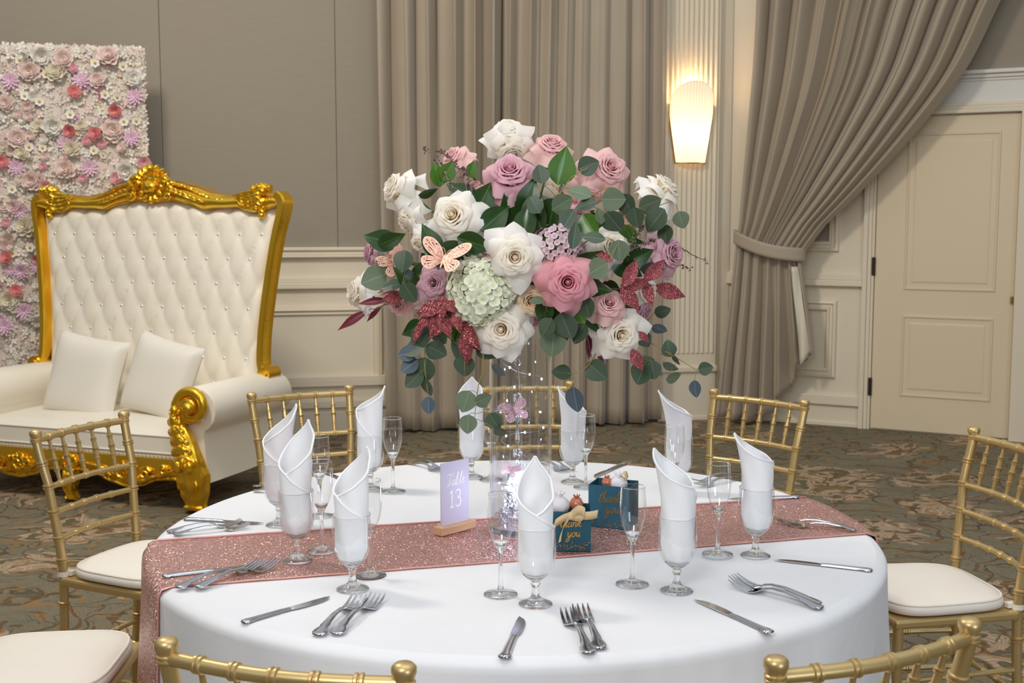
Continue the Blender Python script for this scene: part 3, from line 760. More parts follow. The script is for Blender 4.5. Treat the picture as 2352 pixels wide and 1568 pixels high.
def bloom_mesh(kind, col, seed):
    r = random.Random(seed); b = MB()
    if kind == 'rose':
        for ly, (n, rr, wd, l0, l1) in enumerate(((5, .055, .034, .0, .022), (5, .044, .030, .01, .036), (4, .03, .024, .018, .044), (3, .017, .016, .024, .046))):
            for k in range(n): petal_flat(b, 2*PI*k/n+ly*.6+r.uniform(-.1, .1), .004, rr, wd, l0, l1, .5)
    elif kind == 'dahlia':
        for ly, (n, rr, wd, l0, l1) in enumerate(((11, .066, .012, .0, .016), (10, .05, .011, .008, .03), (8, .034, .009, .014, .034), (5, .018, .007, .02, .036))):
            for k in range(n): petal_flat(b, 2*PI*k/n+ly*.3, .004, rr, wd, l0, l1, .4)
    elif kind == 'peony':
        for ly, (n, rr, wd, l0, l1) in enumerate(((7, .075, .034, .0, .02), (7, .06, .030, .012, .04), (6, .045, .026, .02, .052), (6, .03, .02, .03, .058), (4, .016, .014, .034, .06))):
            for k in range(n): petal_flat(b, 2*PI*k/n+ly*.5+r.uniform(-.2, .2), .004, rr*r.uniform(.85, 1.1), wd, l0, l1*r.uniform(.8, 1.2), .6)
    else:
        for k in range(6): petal_flat(b, 2*PI*k/6, .004, .034, .015, .0, .008, .2)
    return b.mesh(kind, fm[col], sharp=None)
fmesh = {}
for kd, cols in (('rose', 'hrpw'), ('dahlia', 'l'), ('peony', 'wcp'), ('daisy', 'w')):
    for c in cols: fmesh[kd, c] = bloom_mesh(kd, c, hash((kd == 'rose', ord(c))) % 99)
dot = MB().ball((0, -.012, 0), (.010, .008, .010), 8, 5).mesh('centre', fm['y'])
placed = []
def fput(kd, c, u, z, s_, v=.03, chk=True):
    for (a, b_, r_) in placed:
        if chk and (a-u)**2+(b_-z)**2 < (r_+.5*s_*.06)**2*.55: return False
    placed.append((u, z, .5*s_*.06))
    Mx = Matrix.Translation((u, -v, z)) @ Euler((random.uniform(-.3, .3), random.uniform(0, 6.28), random.uniform(-.3, .3))).to_matrix().to_4x4() @ Matrix.Scale(s_, 4)
    o = link({'rose': 'rose', 'dahlia': 'dahlia', 'peony': 'peony', 'daisy': 'daisy'}[kd], fmesh[kd, c], fw, Mx)
    if kd == 'daisy': link('centre', dot, o)
    return True
for px, py in ((171, 212), (266, 254), (162, 300), (220, 307), (270, 410), (332, 374), (4, 372), (18, 592), (38, 668), (108, 430)):
    u, z = FW.uz(px, py, .05); fput('rose', 'h' if py < 320 or px < 60 else 'r', u, z, .82, .06)
for px, py in ((24, 185), (186, 185), (310, 222), (152, 330), (302, 318), (38, 384), (205, 385), (44, 485), (50, 622), (55, 715), (12, 750)):
    u, z = FW.uz(px, py, .05); fput('dahlia', 'l', u, z, .9, .045)
for px, py in ((219, 145), (283, 152), (46, 138), (106, 170), (241, 217), (270, 222), (57, 221), (91, 233), (314, 277), (67, 337), (217, 345), (28, 434), (162, 263), (130, 560), (70, 568), (98, 717), (118, 718)):
    u, z = FW.uz(px, py, .05); fput('daisy', 'w', u, z, .9, .06)
for px, py in ((95, 130), (68, 165), (127, 165), (305, 180), (120, 290), (260, 300), (40, 320), (150, 390), (70, 415), (290, 395), (60, 520), (20, 690), (250, 130), (145, 137)):
    u, z = FW.uz(px, py, .05); fput('peony', random.choice('wcpp'), u, z, random.uniform(.9, 1.1), .04)
rnd = random.Random(3); tries = 0
while len(placed) < 298 and tries < 9000:
    tries += 1
    u = -rnd.random()**.9*1.5-.05; z = rnd.uniform(.55, fz1-.05)
    kd, c, s_ = rnd.choice([('peony', 'w', .8), ('peony', 'c', .85), ('peony', 'p', .8), ('rose', 'p', .9), ('rose', 'w', .8), ('rose', 'p', .7), ('rose', 'r', .7), ('dahlia', 'l', .8), ('daisy', 'w', 1.0), ('daisy', 'w', .95)])
    fput(kd, c, u, z, s_*rnd.uniform(.62, .95), rnd.uniform(.02, .05))
for c, n in (('w', 3200), ('c', 2200), ('p', 1900)):
    b = MB()
    for _ in range(n):
        u = -FWW*rnd.random(); z = rnd.uniform(.03, fz1)
        e = rnd.random()
        if e < .10: u = -rnd.uniform(-.01, .03)
        elif e < .2: z = fz1 + rnd.uniform(-.03, .02)
        ox = rnd.uniform(.008, .042); R3 = Euler((rnd.uniform(-.7, .7), rnd.uniform(0, 6.3), rnd.uniform(-.7, .7))).to_matrix(); s_ = rnd.uniform(.6, 1.1)
        for k in range(4):
            a = PI/2*k; q = [Vector((0, 0, 0)), Vector((.020*math.cos(a-.6), -.004, .020*math.sin(a-.6))), Vector((.030*math.cos(a), -.002, .030*math.sin(a))), Vector((.020*math.cos(a+.6), -.004, .020*math.sin(a+.6)))]
            b.add([R3 @ (p*s_) + Vector((u, -ox, z)) for p in q], [(0, 1, 2, 3)])
    tag(b.build('filler_blossoms', fm[c], fw, smooth=False), kind='stuff')

# ------------------------------------------------------------------ chiavari chairs
def bamboo(path, r, nodes, n=12, rr=1.28, wd=.006, rtop=None, rbot=None):
    # a turned rod with double-ring nodes at the given fractions of its length
    P = [Vector(p) for p in path]; L = [0]
    for a, b in zip(P, P[1:]): L.append(L[-1]+(b-a).length)
    tot = L[-1]
    def pos(s_):
        s_ = max(0, min(tot, s_))
        for i in range(len(P)-1):
            if s_ <= L[i+1]+1e-9:
                t_ = (s_-L[i])/max(1e-9, L[i+1]-L[i]); return P[i].lerp(P[i+1], t_)
        return P[-1]
    ss = set(L)
    bumps = []
    for nd in nodes:
        for off in (-wd*.75, wd*.75):
            c = nd*tot+off
            for d, k in ((-wd*.7, 1), (-wd*.35, rr), (wd*.35, rr), (wd*.7, 1)): bumps.append((c+d, k))
    pts = [(s_, 1.0) for s_ in ss] + bumps
    pts = sorted((s_, k) for s_, k in pts if 0 <= s_ <= tot)
    path2 = []; rad = []
    last = -1
    for s_, k in pts:
        if s_-last < 1e-5: continue
        last = s_; path2.append(pos(s_)); q = s_/tot
        base = r if rtop is None else r*interp(q, [(0, rbot), (.5, 1), (1, rtop)])
        rad.append(base*k if k == 1 else max(base*k, r*1.15))
    return MB().tube(path2, rad, n)
ZR = (.886, .737, .655, .570)
def post_x(z): return interp(z, [(0, .172), (.46, .170), (.92, .200)])
def post_y(z): return interp(z, [(0, -.235), (.25, -.205), (.46, -.200), (.7, -.222), (.92, -.268)])
def make_chair():
    c = empty('chiavari_chair')
    for sx in (-1, 1):
        zs = [0, .1, .2, .3, .4, .46, .55, .65, .75, .83, .885]
        o = bamboo([(sx*post_x(z), post_y(z), z) for z in zs], .0143, [z/.885 for z in (.12, .22, .36, .50, .570, .655, .737, .81)]).build('back_post', M['gold'], c)
        T_ = Matrix.Translation((sx*post_x(.885), post_y(.885), .878))
        MB().lathe([(.0145, 0), (.0175, .002), (.0175, .005), (.015, .007), (.0178, .009), (.0178, .012), (.015, .014), (.0165, .018), (.0195, .026), (.0192, .034), (.014, .0395), (.006, .0415), (0, .042)], 16, T_).build('finial', M['gold'], o)
        bamboo([(sx*.20, .185, 0), (sx*.20, .185, .43)], .0145, [.15, .35, .55, .75]).build('front_leg', M['gold'], c)
        for z in (.15, .27): bamboo([(sx*.20, .185, z), (sx*post_x(z), post_y(z), z)], .0085, [.3, .6], 8).build('stretcher', M['gold'], c)
    for z in (.12, .24): bamboo([(-.2, .185, z), (.2, .185, z)], .0085, [.3, .5, .7], 8).build('stretcher', M['gold'], c)
    bamboo([(-post_x(.2), post_y(.2), .2), (post_x(.2), post_y(.2), .2)], .0085, [.3, .5, .7], 8).build('stretcher', M['gold'], c)
    fr = [1/6, 2/6, 3/6, 4/6, 5/6]
    for i, z in enumerate(ZR):
        bow = .028 if i < 2 else .022; x0 = post_x(z)
        P = [(x0*(2*k/12-1), post_y(z)-bow*math.sin(PI*k/12), z) for k in range(13)]
        bamboo(P, .0118 if i == 0 else .0092, fr if i < 2 else [.25, .42, .58, .75], 12 if i == 0 else 10, 1.3).build('top_rail' if i == 0 else 'back_rail', M['gold'], c)
    for q in fr:
        zt_, zb_ = ZR[0]-.006, ZR[1]
        def bp(z): return (post_x(z)*(2*q-1)*(1 if True else 1), post_y(z)-.028*math.sin(PI*q), z)
        bamboo([bp(zb_), bp((zb_+zt_)/2), bp(zt_)], .0088, [.30, .52, .74], 8, 1.3, .004, .5, .62).build('spindle', M['gold'], c)
    seat = [(-.215, .20), (.215, .20), (.195, -.195), (-.195, -.195)]
    b = MB(); b.add([(x, y, .425) for x, y in seat]+[(x, y, .452) for x, y in seat], [(0, 3, 2, 1), (4, 5, 6, 7)]+[(i, (i+1) % 4, (i+1) % 4+4, i+4) for i in range(4)])
    bevel(b.build('seat', M['gold'], c, smooth=False), .008, 2)
    # cushion: rounded trapezoid with a piped edge
    def outline(a):
        th = 2*PI*a; cs, sn_ = math.cos(th), math.sin(th); e = .5
        x = math.copysign(abs(cs)**e, cs); y = math.copysign(abs(sn_)**e, sn_)
        hx = .205+.012*y; return Vector((x*hx, .005+y*.195, 0))
    b = MB()
    prof = [(.0, .453), (.90, .453), (.985, .459), (1.0, .468), (.985, .480), (.94, .489), (.8, .496), (.5, .502), (.0, .504)]
    b.grid(48, len(prof)-1, lambda a, q: (lambda o_, p_: (o_.x*p_[0], .005*(1-p_[0])+o_.y*p_[0], p_[1] + (.0025*mnoise.noise(Vector((o_.x*9*p_[0], o_.y*9*p_[0], 3))) if p_[1] > .48 else 0)))(outline(a), prof[int(round(q*(len(prof)-1)))]), cu=True)
    cu_ = b.build('seat_cushion', M['cushion'], c, sharp=None)
    b = MB(); P = [outline(i/48)*.965 + Vector((0, 0, .486)) for i in range(48)]; b.tube(P+[P[0]], .0032, 5, cap=False); b.build('piping', M['cushion'], cu_)
    for sx in (-1, 1):
        b = MB(); cx_, cy_ = sx*post_x(.46), post_y(.46)
        b.grid(14, 1, lambda a, q: (cx_+.0175*math.cos(2*PI*a), cy_+.0175*math.sin(2*PI*a), .452+.016*q), cu=True)
        b.box(min(cx_, cx_*.85), max(cx_, cx_*.85), cy_-.0, cy_+.03, .455, .468)
        b.build('cushion_strap', M['cushion'], cu_)
    return c
proto = make_chair()
TC = Vector((.008, 3.064, 0)); TR_ = .918; TZ = .763
chairs = [((75, 990), (285, 945), 'gold chiavari chair left of the table, in front of the loveseat'),
          ((572, 903), (805, 885), 'gold chiavari chair behind the table, just right of the loveseat armrest'),
          ((1080, 880), (1312, 876), 'gold chiavari chair behind the table, seen through the tall glass vase'),
          ((1635, 893), (1858, 920), 'gold chiavari chair behind the table, below the tied-back curtain'),
          ((370, 1470), (935, 1530), 'gold chiavari chair in the left foreground, only its top rail showing'),
          ((1783, 1515), (2237, 1425), 'gold chiavari chair in the right foreground, its rail crossing the tablecloth')]
first = True
def put_chair(mid, face, label):
    global first
    c = proto if first else copy_tree(proto); first = False
    c.location = Vector((mid.x, mid.y, 0)) + face*.268
    c.rotation_euler = (0, 0, math.atan2(face.y, face.x)-PI/2)
    tag(c, label, 'chair', 'gold chiavari chairs round the table')
for a, b_, lab in chairs:
    p, q = on_plane(*a, .915), on_plane(*b_, .915); m_ = (p+q)/2; d = (q-p).normalized(); fc = Vector((-d.y, d.x, 0))
    if fc.dot(TC - Vector((m_.x, m_.y, 0))) < 0: fc = -fc
    put_chair(m_, fc, lab)
pr_ = on_plane(2240, 982, .915); fc = Vector((-.985, -.17, 0)).normalized()
put_chair(Vector((pr_.x - fc.y*.2, pr_.y + fc.x*.2, 0)), fc, 'gold chiavari chair at the right edge, white seat cushion facing the table')
put_chair(Vector((-1.44, 2.86, 0)), Vector((.985, .05, 0)).normalized(), 'gold chiavari chair in the bottom left corner, only its seat showing')

# ------------------------------------------------------------------ table, cloth, runner
tb_ = empty('round_table', TC); tag(tb_, 'round banquet table hidden under the white floor-length cloth', 'table')
MB().lathe([(0, TZ-.03), (TR_-.02, TZ-.03), (TR_-.008, TZ-.02), (TR_-.008, TZ-.008), (TR_-.02, TZ-.004), (0, TZ-.004)], 64).build('table_top', M['wood'], tb_)
for k in range(4):
    a = PI/4+k*PI/2; MB().tube([Vector((.5*math.cos(a), .5*math.sin(a), 0)), Vector((.45*math.cos(a), .45*math.sin(a), TZ-.03))], .016, 10).build('leg', M['hinge'], tb_)
def drop_r(th, dz):
    k = min(1, dz/.5)
    fo = math.sin(13*th+.7*math.sin(3*th)) + .6*math.sin(22*th+1.3) + .4*math.sin(7*th+2)
    return TR_ + .012 + (.016*fo+.012)*k*k**.3
b = MB(); NTH = 260
prof = [(0, 0)] + [(TR_*x, 0) for x in (.25, .5, .7, .85, .94, .985)]
b.grid(NTH, len(prof)-1, lambda a, q: (lambda p_: (p_[0]*math.cos(2*PI*a), p_[0]*math.sin(2*PI*a), TZ))(prof[int(round(q*(len(prof)-1)))]), cu=True)
dz_ = [0, .003, .009, .018, .03, .06, .11, .18, .27, .38, .5, .62, .745]
def dropf(a, q):
    i = int(round(q*(len(dz_)-1))); d = dz_[i]; th = 2*PI*a
    r = TR_*.985 + (drop_r(th, d)-TR_*.985)*min(1, math.sin(min(1, d/.018)*PI/2)) if d < .018 else drop_r(th, d)
    return (r*math.cos(th), r*math.sin(th), TZ-d)
b.grid(NTH, len(dz_)-1, dropf, cu=True)
cl = b.build('tablecloth', M['cloth'], sharp=None); cl.location = TC
tag(cl, 'smooth white floor-length tablecloth on the round table', 'tablecloth')
# runner
A0, A1 = on_plane(375, 1240, TZ), on_plane(1830, 1148, TZ); B0, B1 = on_plane(380, 1356, TZ), on_plane(1972, 1226, TZ)
rd = ((A1-A0).normalized()+(B1-B0).normalized()).normalized(); rp = Vector((-rd.y, rd.x, 0))
ta = ((A0+A1)/2-TC).dot(rp); tb2 = ((B0+B1)/2-TC).dot(rp)
def runner(a, q):
    tt = tb2+(ta-tb2)*q; se_ = math.sqrt(TR_**2-tt*tt)
    L0 = -se_-.52; L1 = se_+.42
    s_ = L0+(L1-L0)*a
    rip = .0015*mnoise.noise(Vector((s_*14, tt*14, 0)))
    if abs(s_) < se_-.015: p_ = rd*s_+rp*tt; z = TZ+.0032+rip
    else:
        d = abs(s_)-(se_-.015); sg_ = math.copysign(1, s_); e_ = rd*(sg_*se_)+rp*tt; th = math.atan2(e_.y, e_.x)
        k = min(1, d/.03); rr_ = max(drop_r(th, d), TR_)+.004+.003*math.sin(q*9+d*6)
        base = (rd*(sg_*(se_-.015))+rp*tt)
        out = e_.normalized()*rr_
        lat = rp*((q-.5)*.0)
        p_ = base.lerp(out+lat, math.sin(k*PI/2)); z = TZ+.0032+rip*(1-k)-max(0, d-.012)*1.0
    return (TC.x+p_.x, TC.y+p_.y, z)
rn = MB().grid(190, 22, runner).build('sequin_runner', M['runner'], sharp=None); rn.modifiers.new('thick', 'SOLIDIFY').thickness = .0012
tag(rn, 'rose gold sequin table runner laid across the white cloth', 'table runner')
b = MB()
for q in (0, 1): b.tube([Vector(runner(.02+.96*i/150, q))+Vector((0, 0, .001)) for i in range(151)], .0022, 5)
b.build('hem', simple('runner_hem', S(222,160,150), .4, .4), rn)

# ------------------------------------------------------------------ glassware and napkins
def make_goblet():
    g = empty('water_goblet')
    MB().lathe([(.0118, .052), (.020, .058), (.030, .068), (.0375, .082), (.042, .098), (.0435, .115), (.0432, .132), (.042, .152), (.0408, .168)], 40).build('bowl', M['thin'], g)
    MB().lathe([(0, .0185), (.0095, .018), (.0075, .026), (.0072, .036), (.0085, .041), (.0105, .045), (.0088, .049), (.0118, .0525), (.020, .0585), (.0265, .065), (.018, .0605), (.008, .057), (0, .056)], 24).build('stem', M['glass'], g)
    MB().lathe([(0, 0), (.034, 0), (.036, .0015), (.035, .0035), (.028, .0065), (.018, .0105), (.0125, .015), (.0095, .018), (0, .018)], 40).build('foot', M['glass'], g)
    b = MB(); b.tube([Vector((.0408*math.cos(2*PI*i/40), .0408*math.sin(2*PI*i/40), .168)) for i in range(41)], .0008, 5, cap=False); b.build('rim', M['glass'], g)
    return g
def make_flute():
    g = empty('champagne_flute')
    MB().lathe([(.0062, .098), (.011, .106), (.018, .120), (.0245, .138), (.0285, .158), (.0292, .172), (.0288, .19), (.0275, .21), (.0268, .222)], 36).build('bowl', M['thin'], g)
    MB().lathe([(0, .0135), (.0075, .013), (.0052, .022), (.0045, .04), (.0045, .07), (.0055, .088), (.0066, .0985), (.0112, .1065), (.0165, .1175), (.009, .1105), (0, .106)], 20).build('stem', M['glass'], g)
    MB().lathe([(0, 0), (.035, 0), (.037, .0015), (.036, .0032), (.028, .0055), (.016, .0085), (.010, .0115), (.0075, .013), (0, .013)], 40).build('foot', M['glass'], g)
    b = MB(); b.tube([Vector((.0268*math.cos(2*PI*i/36), .0268*math.sin(2*PI*i/36), .222)) for i in range(37)], .0007, 5, cap=False); b.build('rim', M['glass'], g)
    return g
def napkin(name, loc, peak_deg, hi, lo, lean, label):
    # a cloth rolled into a calla-lily cone and pushed into the goblet
    pk = math.radians(peak_deg); turn = 2*PI + 1.9
    def top(ph):      # ph = angle from the peak, -pi .. pi+1.9
        t_ = abs(ph)/PI
        if ph <= PI: return lo + (hi-lo)*max(0, 1-t_)**1.05 - .012*math.sin(PI*min(1, t_))*1.0
        return lo - (lo-.16)*min(1, (ph-PI)/1.9)**.8
    def body(a, q, dr=0):
        ph = -PI + turn*a; th = pk+ph; s_ = a
        z0 = .064; zt_ = top(ph); z = z0 + (zt_-z0)*q
        r = interp(z, [(.06, .016), (.075, .030), (.10, .0375), (.168, .0385), (.22, .040), (.30, .041), (.36, .034)])
        r *= .88+.13*s_
        fl = max(0, (z-.2)/.12)
        r += .006*fl*math.cos(ph)*0 + .0012*math.sin(5*th+z*40) + dr
        k = max(0, z-.17)/.14
        pinch = 1 - .45*max(0, math.cos(ph))**6*min(1, max(0, (z-lo)/(hi-lo)))**2
        x = r*math.cos(th); y = r*math.sin(th)
        # draw the tip together and lean it
        x, y = (x*math.cos(-pk)-y*math.sin(-pk)), (x*math.sin(-pk)+y*math.cos(-pk))
        y *= pinch
        x, y = (x*math.cos(pk)-y*math.sin(pk)), (x*math.sin(pk)+y*math.cos(pk))
        x += lean*k*k*.02
        return (x, y, z)
    o = MB().grid(72, 18, body).build(name, M['napkin'], sharp=None); o.modifiers.new('thick', 'SOLIDIFY').thickness = .0016
    o.location = loc; o.rotation_euler = (0, 0, random.uniform(-.05, .05))
    b = MB(); b.tube([Vector(body(i/90, .995)) for i in range(91)], .0027, 6); b.tube([Vector(body(1, q/12)) for q in range(3, 13)], .002, 5)
    b.build('hem', M['napkin'], o)
    return tag(o, label, 'napkin', 'folded napkins in the goblets')
def polar(deg, r): return TC + Vector((r*math.cos(math.radians(deg)), r*math.sin(math.radians(deg)), TZ))
pp = lambda x, y: on_plane(x, y, TZ)
gob = [(pp(683, 1292), 60, .335, .215, .4, 'left of the table number, its foot on the pink runner'),
       (pp(810, 1354), 45, .315, .215, .3, 'left front, in front of the table number, its foot on white cloth'),
       (pp(1230, 1388), 92, .312, .200, 0, 'front and centre, before the tall vase'),
       (pp(1554, 1358), 150, .315, .235, -.9, 'at the right front, next to the flute before a gift box'),
       (pp(1735, 1277), 165, .300, .235, -1.0, 'far right of the table, beside the pink runner end'),
       (pp(642, 1206), 25, .325, .225, .6, 'far left, half hidden behind another folded napkin'),
       (polar(133, .635), 10, .315, .245, .4, 'at the back left, before the right post of the chair behind'),
       (pp(1083, 1097), 80, .315, .24, -.2, 'at the back, behind the hanging eucalyptus leaves left of the vase'),
       (pp(1315, 1108), 168, .300, .225, -.4, 'at the back, just right of the vase under one hanging leaf'),
       (polar(40.5, .635), 172, .310, .235, -1.2, 'at the back right, behind a champagne flute')]
G0 = make_goblet(); F0 = make_flute()
for i, (p, pk, hi, lo, ln_, lab) in enumerate(gob):
    z_ = TZ + (.0052 if i in (0,) else .0008)
    g = G0 if i == 0 else copy_tree(G0); g.location = (p.x, p.y, z_)
    tag(g, 'napkin-filled water goblet ' + lab, 'goblet', 'water goblets on the table')
    napkin('folded_napkin', (p.x, p.y, z_), pk, hi, lo, ln_, 'white rolled napkin ' + lab)
flu = [(pp(1150, 1366), 'front and centre, left of the middle napkin'), (pp(1452, 1343), 'in front of the right-hand gift box'), (pp(1648, 1278), 'at the right, between the two rightmost napkins'),
       (pp(850, 1323), 'behind the left front napkin, near the table number'), (pp(740, 1270), 'standing on the pink runner at the left'), (pp(735, 1186), 'at the far left behind the runner'),
       (pp(903, 1130), 'at the back left, alone before the curtain'), (pp(1128, 1103), 'at the back, just left of the vase'), (pp(1345, 1120), 'at the back, right of the vase'), (polar(34, .55), 'at the back right, in front of a napkin')]
for i, (p, lab) in enumerate(flu):
    g = F0 if i == 0 else copy_tree(F0); g.location = (p.x, p.y, TZ + (.0052 if i in (4, 2) else .0008))
    tag(g, 'empty champagne flute ' + lab, 'flute', 'champagne flutes on the table')

# ------------------------------------------------------------------ cutlery
def strip(b, secs, th=.0016):
    # secs: (x, half width, z centre, crown)
    n = len(secs); K = 5
    def top(i, k):
        x, w_, z, cr_ = secs[i]; s_ = -1+2*k/(K-1); return (x, w_*s_, z+cr_*(1-s_*s_)+th)
    def bot(i, k):
        x, w_, z, cr_ = secs[i]; s_ = -1+2*k/(K-1); return (x, w_*s_, z+cr_*(1-s_*s_)*.4)
    v = [top(i, k) for i in range(n) for k in range(K)] + [bot(i, k) for i in range(n) for k in range(K)]; o = n*K; f = []
    for i in range(n-1):
        for k in range(K-1):
            a = i*K+k; f.append((a, a+K, a+K+1, a+1)); f.append((o+a, o+a+1, o+a+K+1, o+a+K))
        f += [(i*K, o+i*K, o+(i+1)*K, (i+1)*K), (i*K+K-1, (i+1)*K+K-1, o+(i+1)*K+K-1, o+i*K+K-1)]
    f += [tuple(range(K))+tuple(range(o+K-1, o-1, -1)), tuple(range((n-1)*K+K-1, (n-1)*K-1, -1))+tuple(range(o+(n-1)*K, o+n*K))]
    b.add(v, f)
def make_fork():
    f = empty('dinner_fork')
    b = MB(); strip(b, [(0, .002, .004, .001), (.003, .0075, .004, .002), (.010, .0105, .0045, .0022), (.020, .0098, .006, .002), (.030, .0062, .008, .002), (.036, .0068, .009, .002), (.05, .0052, .0115, .002), (.08, .0042, .015, .002), (.11, .0036, .0145, .002), (.128, .004, .0105, .0015)]); b.build('handle', M['steel'], f, sharp=60)
    b = MB(); strip(b, [(.127, .004, .0105, .0015), (.135, .0085, .007, 0), (.142, .0122, .004, -.001), (.150, .0132, .0022, -.001), (.158, .0132, .002, -.0005)]); h = b.build('head', M['steel'], f, sharp=60)
    tm = MB(); strip(tm, [(0, .0024, .002, 0), (.018, .0021, .0045, 0), (.036, .0017, .0095, 0), (.047, .0007, .0145, 0)]); me = tm.mesh('tine', M['steel'], sharp=60)
    for k in range(4): link('tine', me, h, Matrix.Translation((.156, (k-1.5)*.0072, 0)))
    return f
def make_knife():
    f = empty('table_knife')
    b = MB(); strip(b, [(0, .003, .002, .002), (.004, .0085, .002, .0035), (.012, .0098, .002, .004), (.022, .0075, .002, .004), (.035, .0068, .002, .004), (.07, .0062, .002, .004), (.10, .0055, .002, .004), (.118, .0062, .002, .003)]); b.build('handle', M['steel'], f, sharp=60)
    b = MB(); v = []
    secs = [(.117, -.0055, .0055), (.13, -.0085, .0058), (.15, -.0098, .0060), (.18, -.0098, .0060), (.20, -.0085, .0058), (.215, -.005, .0054), (.226, .0012, .0045), (.23, .0035, .004)]
    for x, y0, y1 in secs: v += [(x, y0, .0034), (x, y1, .0042), (x, y1, .0022), (x, y0, .0028)]
    b.add(v, [(i*4+k, i*4+(k+1) % 4, i*4+4+(k+1) % 4, i*4+4+k) for i in range(len(secs)-1) for k in range(4)] + [(3, 2, 1, 0), tuple(len(v)-4+k for k in range(4))]); b.build('blade', M['steel'], f, sharp=30)
    return f
K0 = make_knife(); FK0 = make_fork(); kf = [True, True]
def lay(kind, a, b_, label, roll=0):
    i = 0 if kind == 'knife' else 1; src = K0 if i == 0 else FK0
    o = src if kf[i] else copy_tree(src); kf[i] = False
    p, q = pp(*a), pp(*b_); d = q-p; L = .23 if i == 0 else .203; s_ = max(.92, min(1.12, d.length/L))
    m_ = (p+q)/2; st_ = m_ - d.normalized()*L*s_/2
    tt = [(v_-TC).dot(rp) for v_ in (p, m_, q)]; on_run = any(tb2-.01 < x < ta+.01 for x in tt)
    o.location = (st_.x, st_.y, TZ + (.0045 if on_run else .0005)); o.scale = (s_, s_*1.3, s_*1.1); o.rotation_euler = (0, 0, math.atan2(d.y, d.x))
    tag(o, label, 'knife' if i == 0 else 'fork', ('table knives' if i == 0 else 'dinner forks') + ' laid on the table')
for a, b_, lab in (((423, 1194), (603, 1205), 'on white cloth at the far left behind the runner'), ((372, 1330), (601, 1304), 'lying on the pink runner at the left'), ((556, 1433), (761, 1374), 'on white cloth at the left front, pointing to the left front goblet'),
        ((1157, 1515), (1199, 1420), 'at the front centre near the table edge'), ((1772, 1457), (1599, 1380), 'on white cloth at the right front'), ((2004, 1313), (1779, 1288), 'lying at the right edge of the white cloth'),
        ((1828, 1146), (1680, 1151), 'at the back right beside the far end of the runner'), ((1435, 1066), (1363, 1098), 'at the back of the table, right of the vase'), ((735, 1084), (800, 1106), 'at the back left, glimpsed between folded napkins')):
    lay('knife', a, b_, 'silver table knife ' + lab)
for i, (a, b_, lab) in enumerate((((383, 1225), (555, 1206), 'at the far left behind the runner'), ((398, 1232), (574, 1213), 'at the far left behind the runner'), ((403, 1360), (602, 1306), 'across the runner edge at the left'), ((443, 1360), (641, 1303), 'across the runner edge at the left'),
        ((719, 1473), (834, 1376), 'at the left front of the white cloth'), ((762, 1469), (875, 1376), 'at the left front of the white cloth'), ((1356, 1512), (1302, 1411), 'at the front centre'), ((1382, 1503), (1329, 1401), 'at the front centre'),
        ((1885, 1393), (1683, 1338), 'at the right front of the white cloth'), ((1898, 1405), (1675, 1345), 'at the right front of the white cloth'), ((1966, 1224), (1798, 1210), 'on the right end of the runner'), ((1945, 1216), (1774, 1204), 'on the right end of the runner'),
        ((946, 1067), (1006, 1084), 'at the back left before the curtain'), ((962, 1062), (1014, 1080), 'at the back left before the curtain'), ((1264, 1063), (1306, 1081), 'at the back beside the vase'), ((1246, 1065), (1290, 1084), 'at the back beside the vase'),
        ((597, 1121), (690, 1130), 'at the far left edge behind the napkins'), ((597, 1131), (695, 1140), 'at the far left edge behind the napkins'), ((1690, 1092), (1594, 1112), 'at the back right beyond the flutes'), ((1698, 1101), (1600, 1122), 'at the back right beyond the flutes'))):
    far = ('farther', 'nearer')[i % 2] if i in (0, 1, 16, 17, 18, 19, 8, 9, 10, 11) else ('left-hand', 'right-hand')[i % 2]
    lay('fork', a, b_, '%s fork of the silver pair %s' % (far, lab))

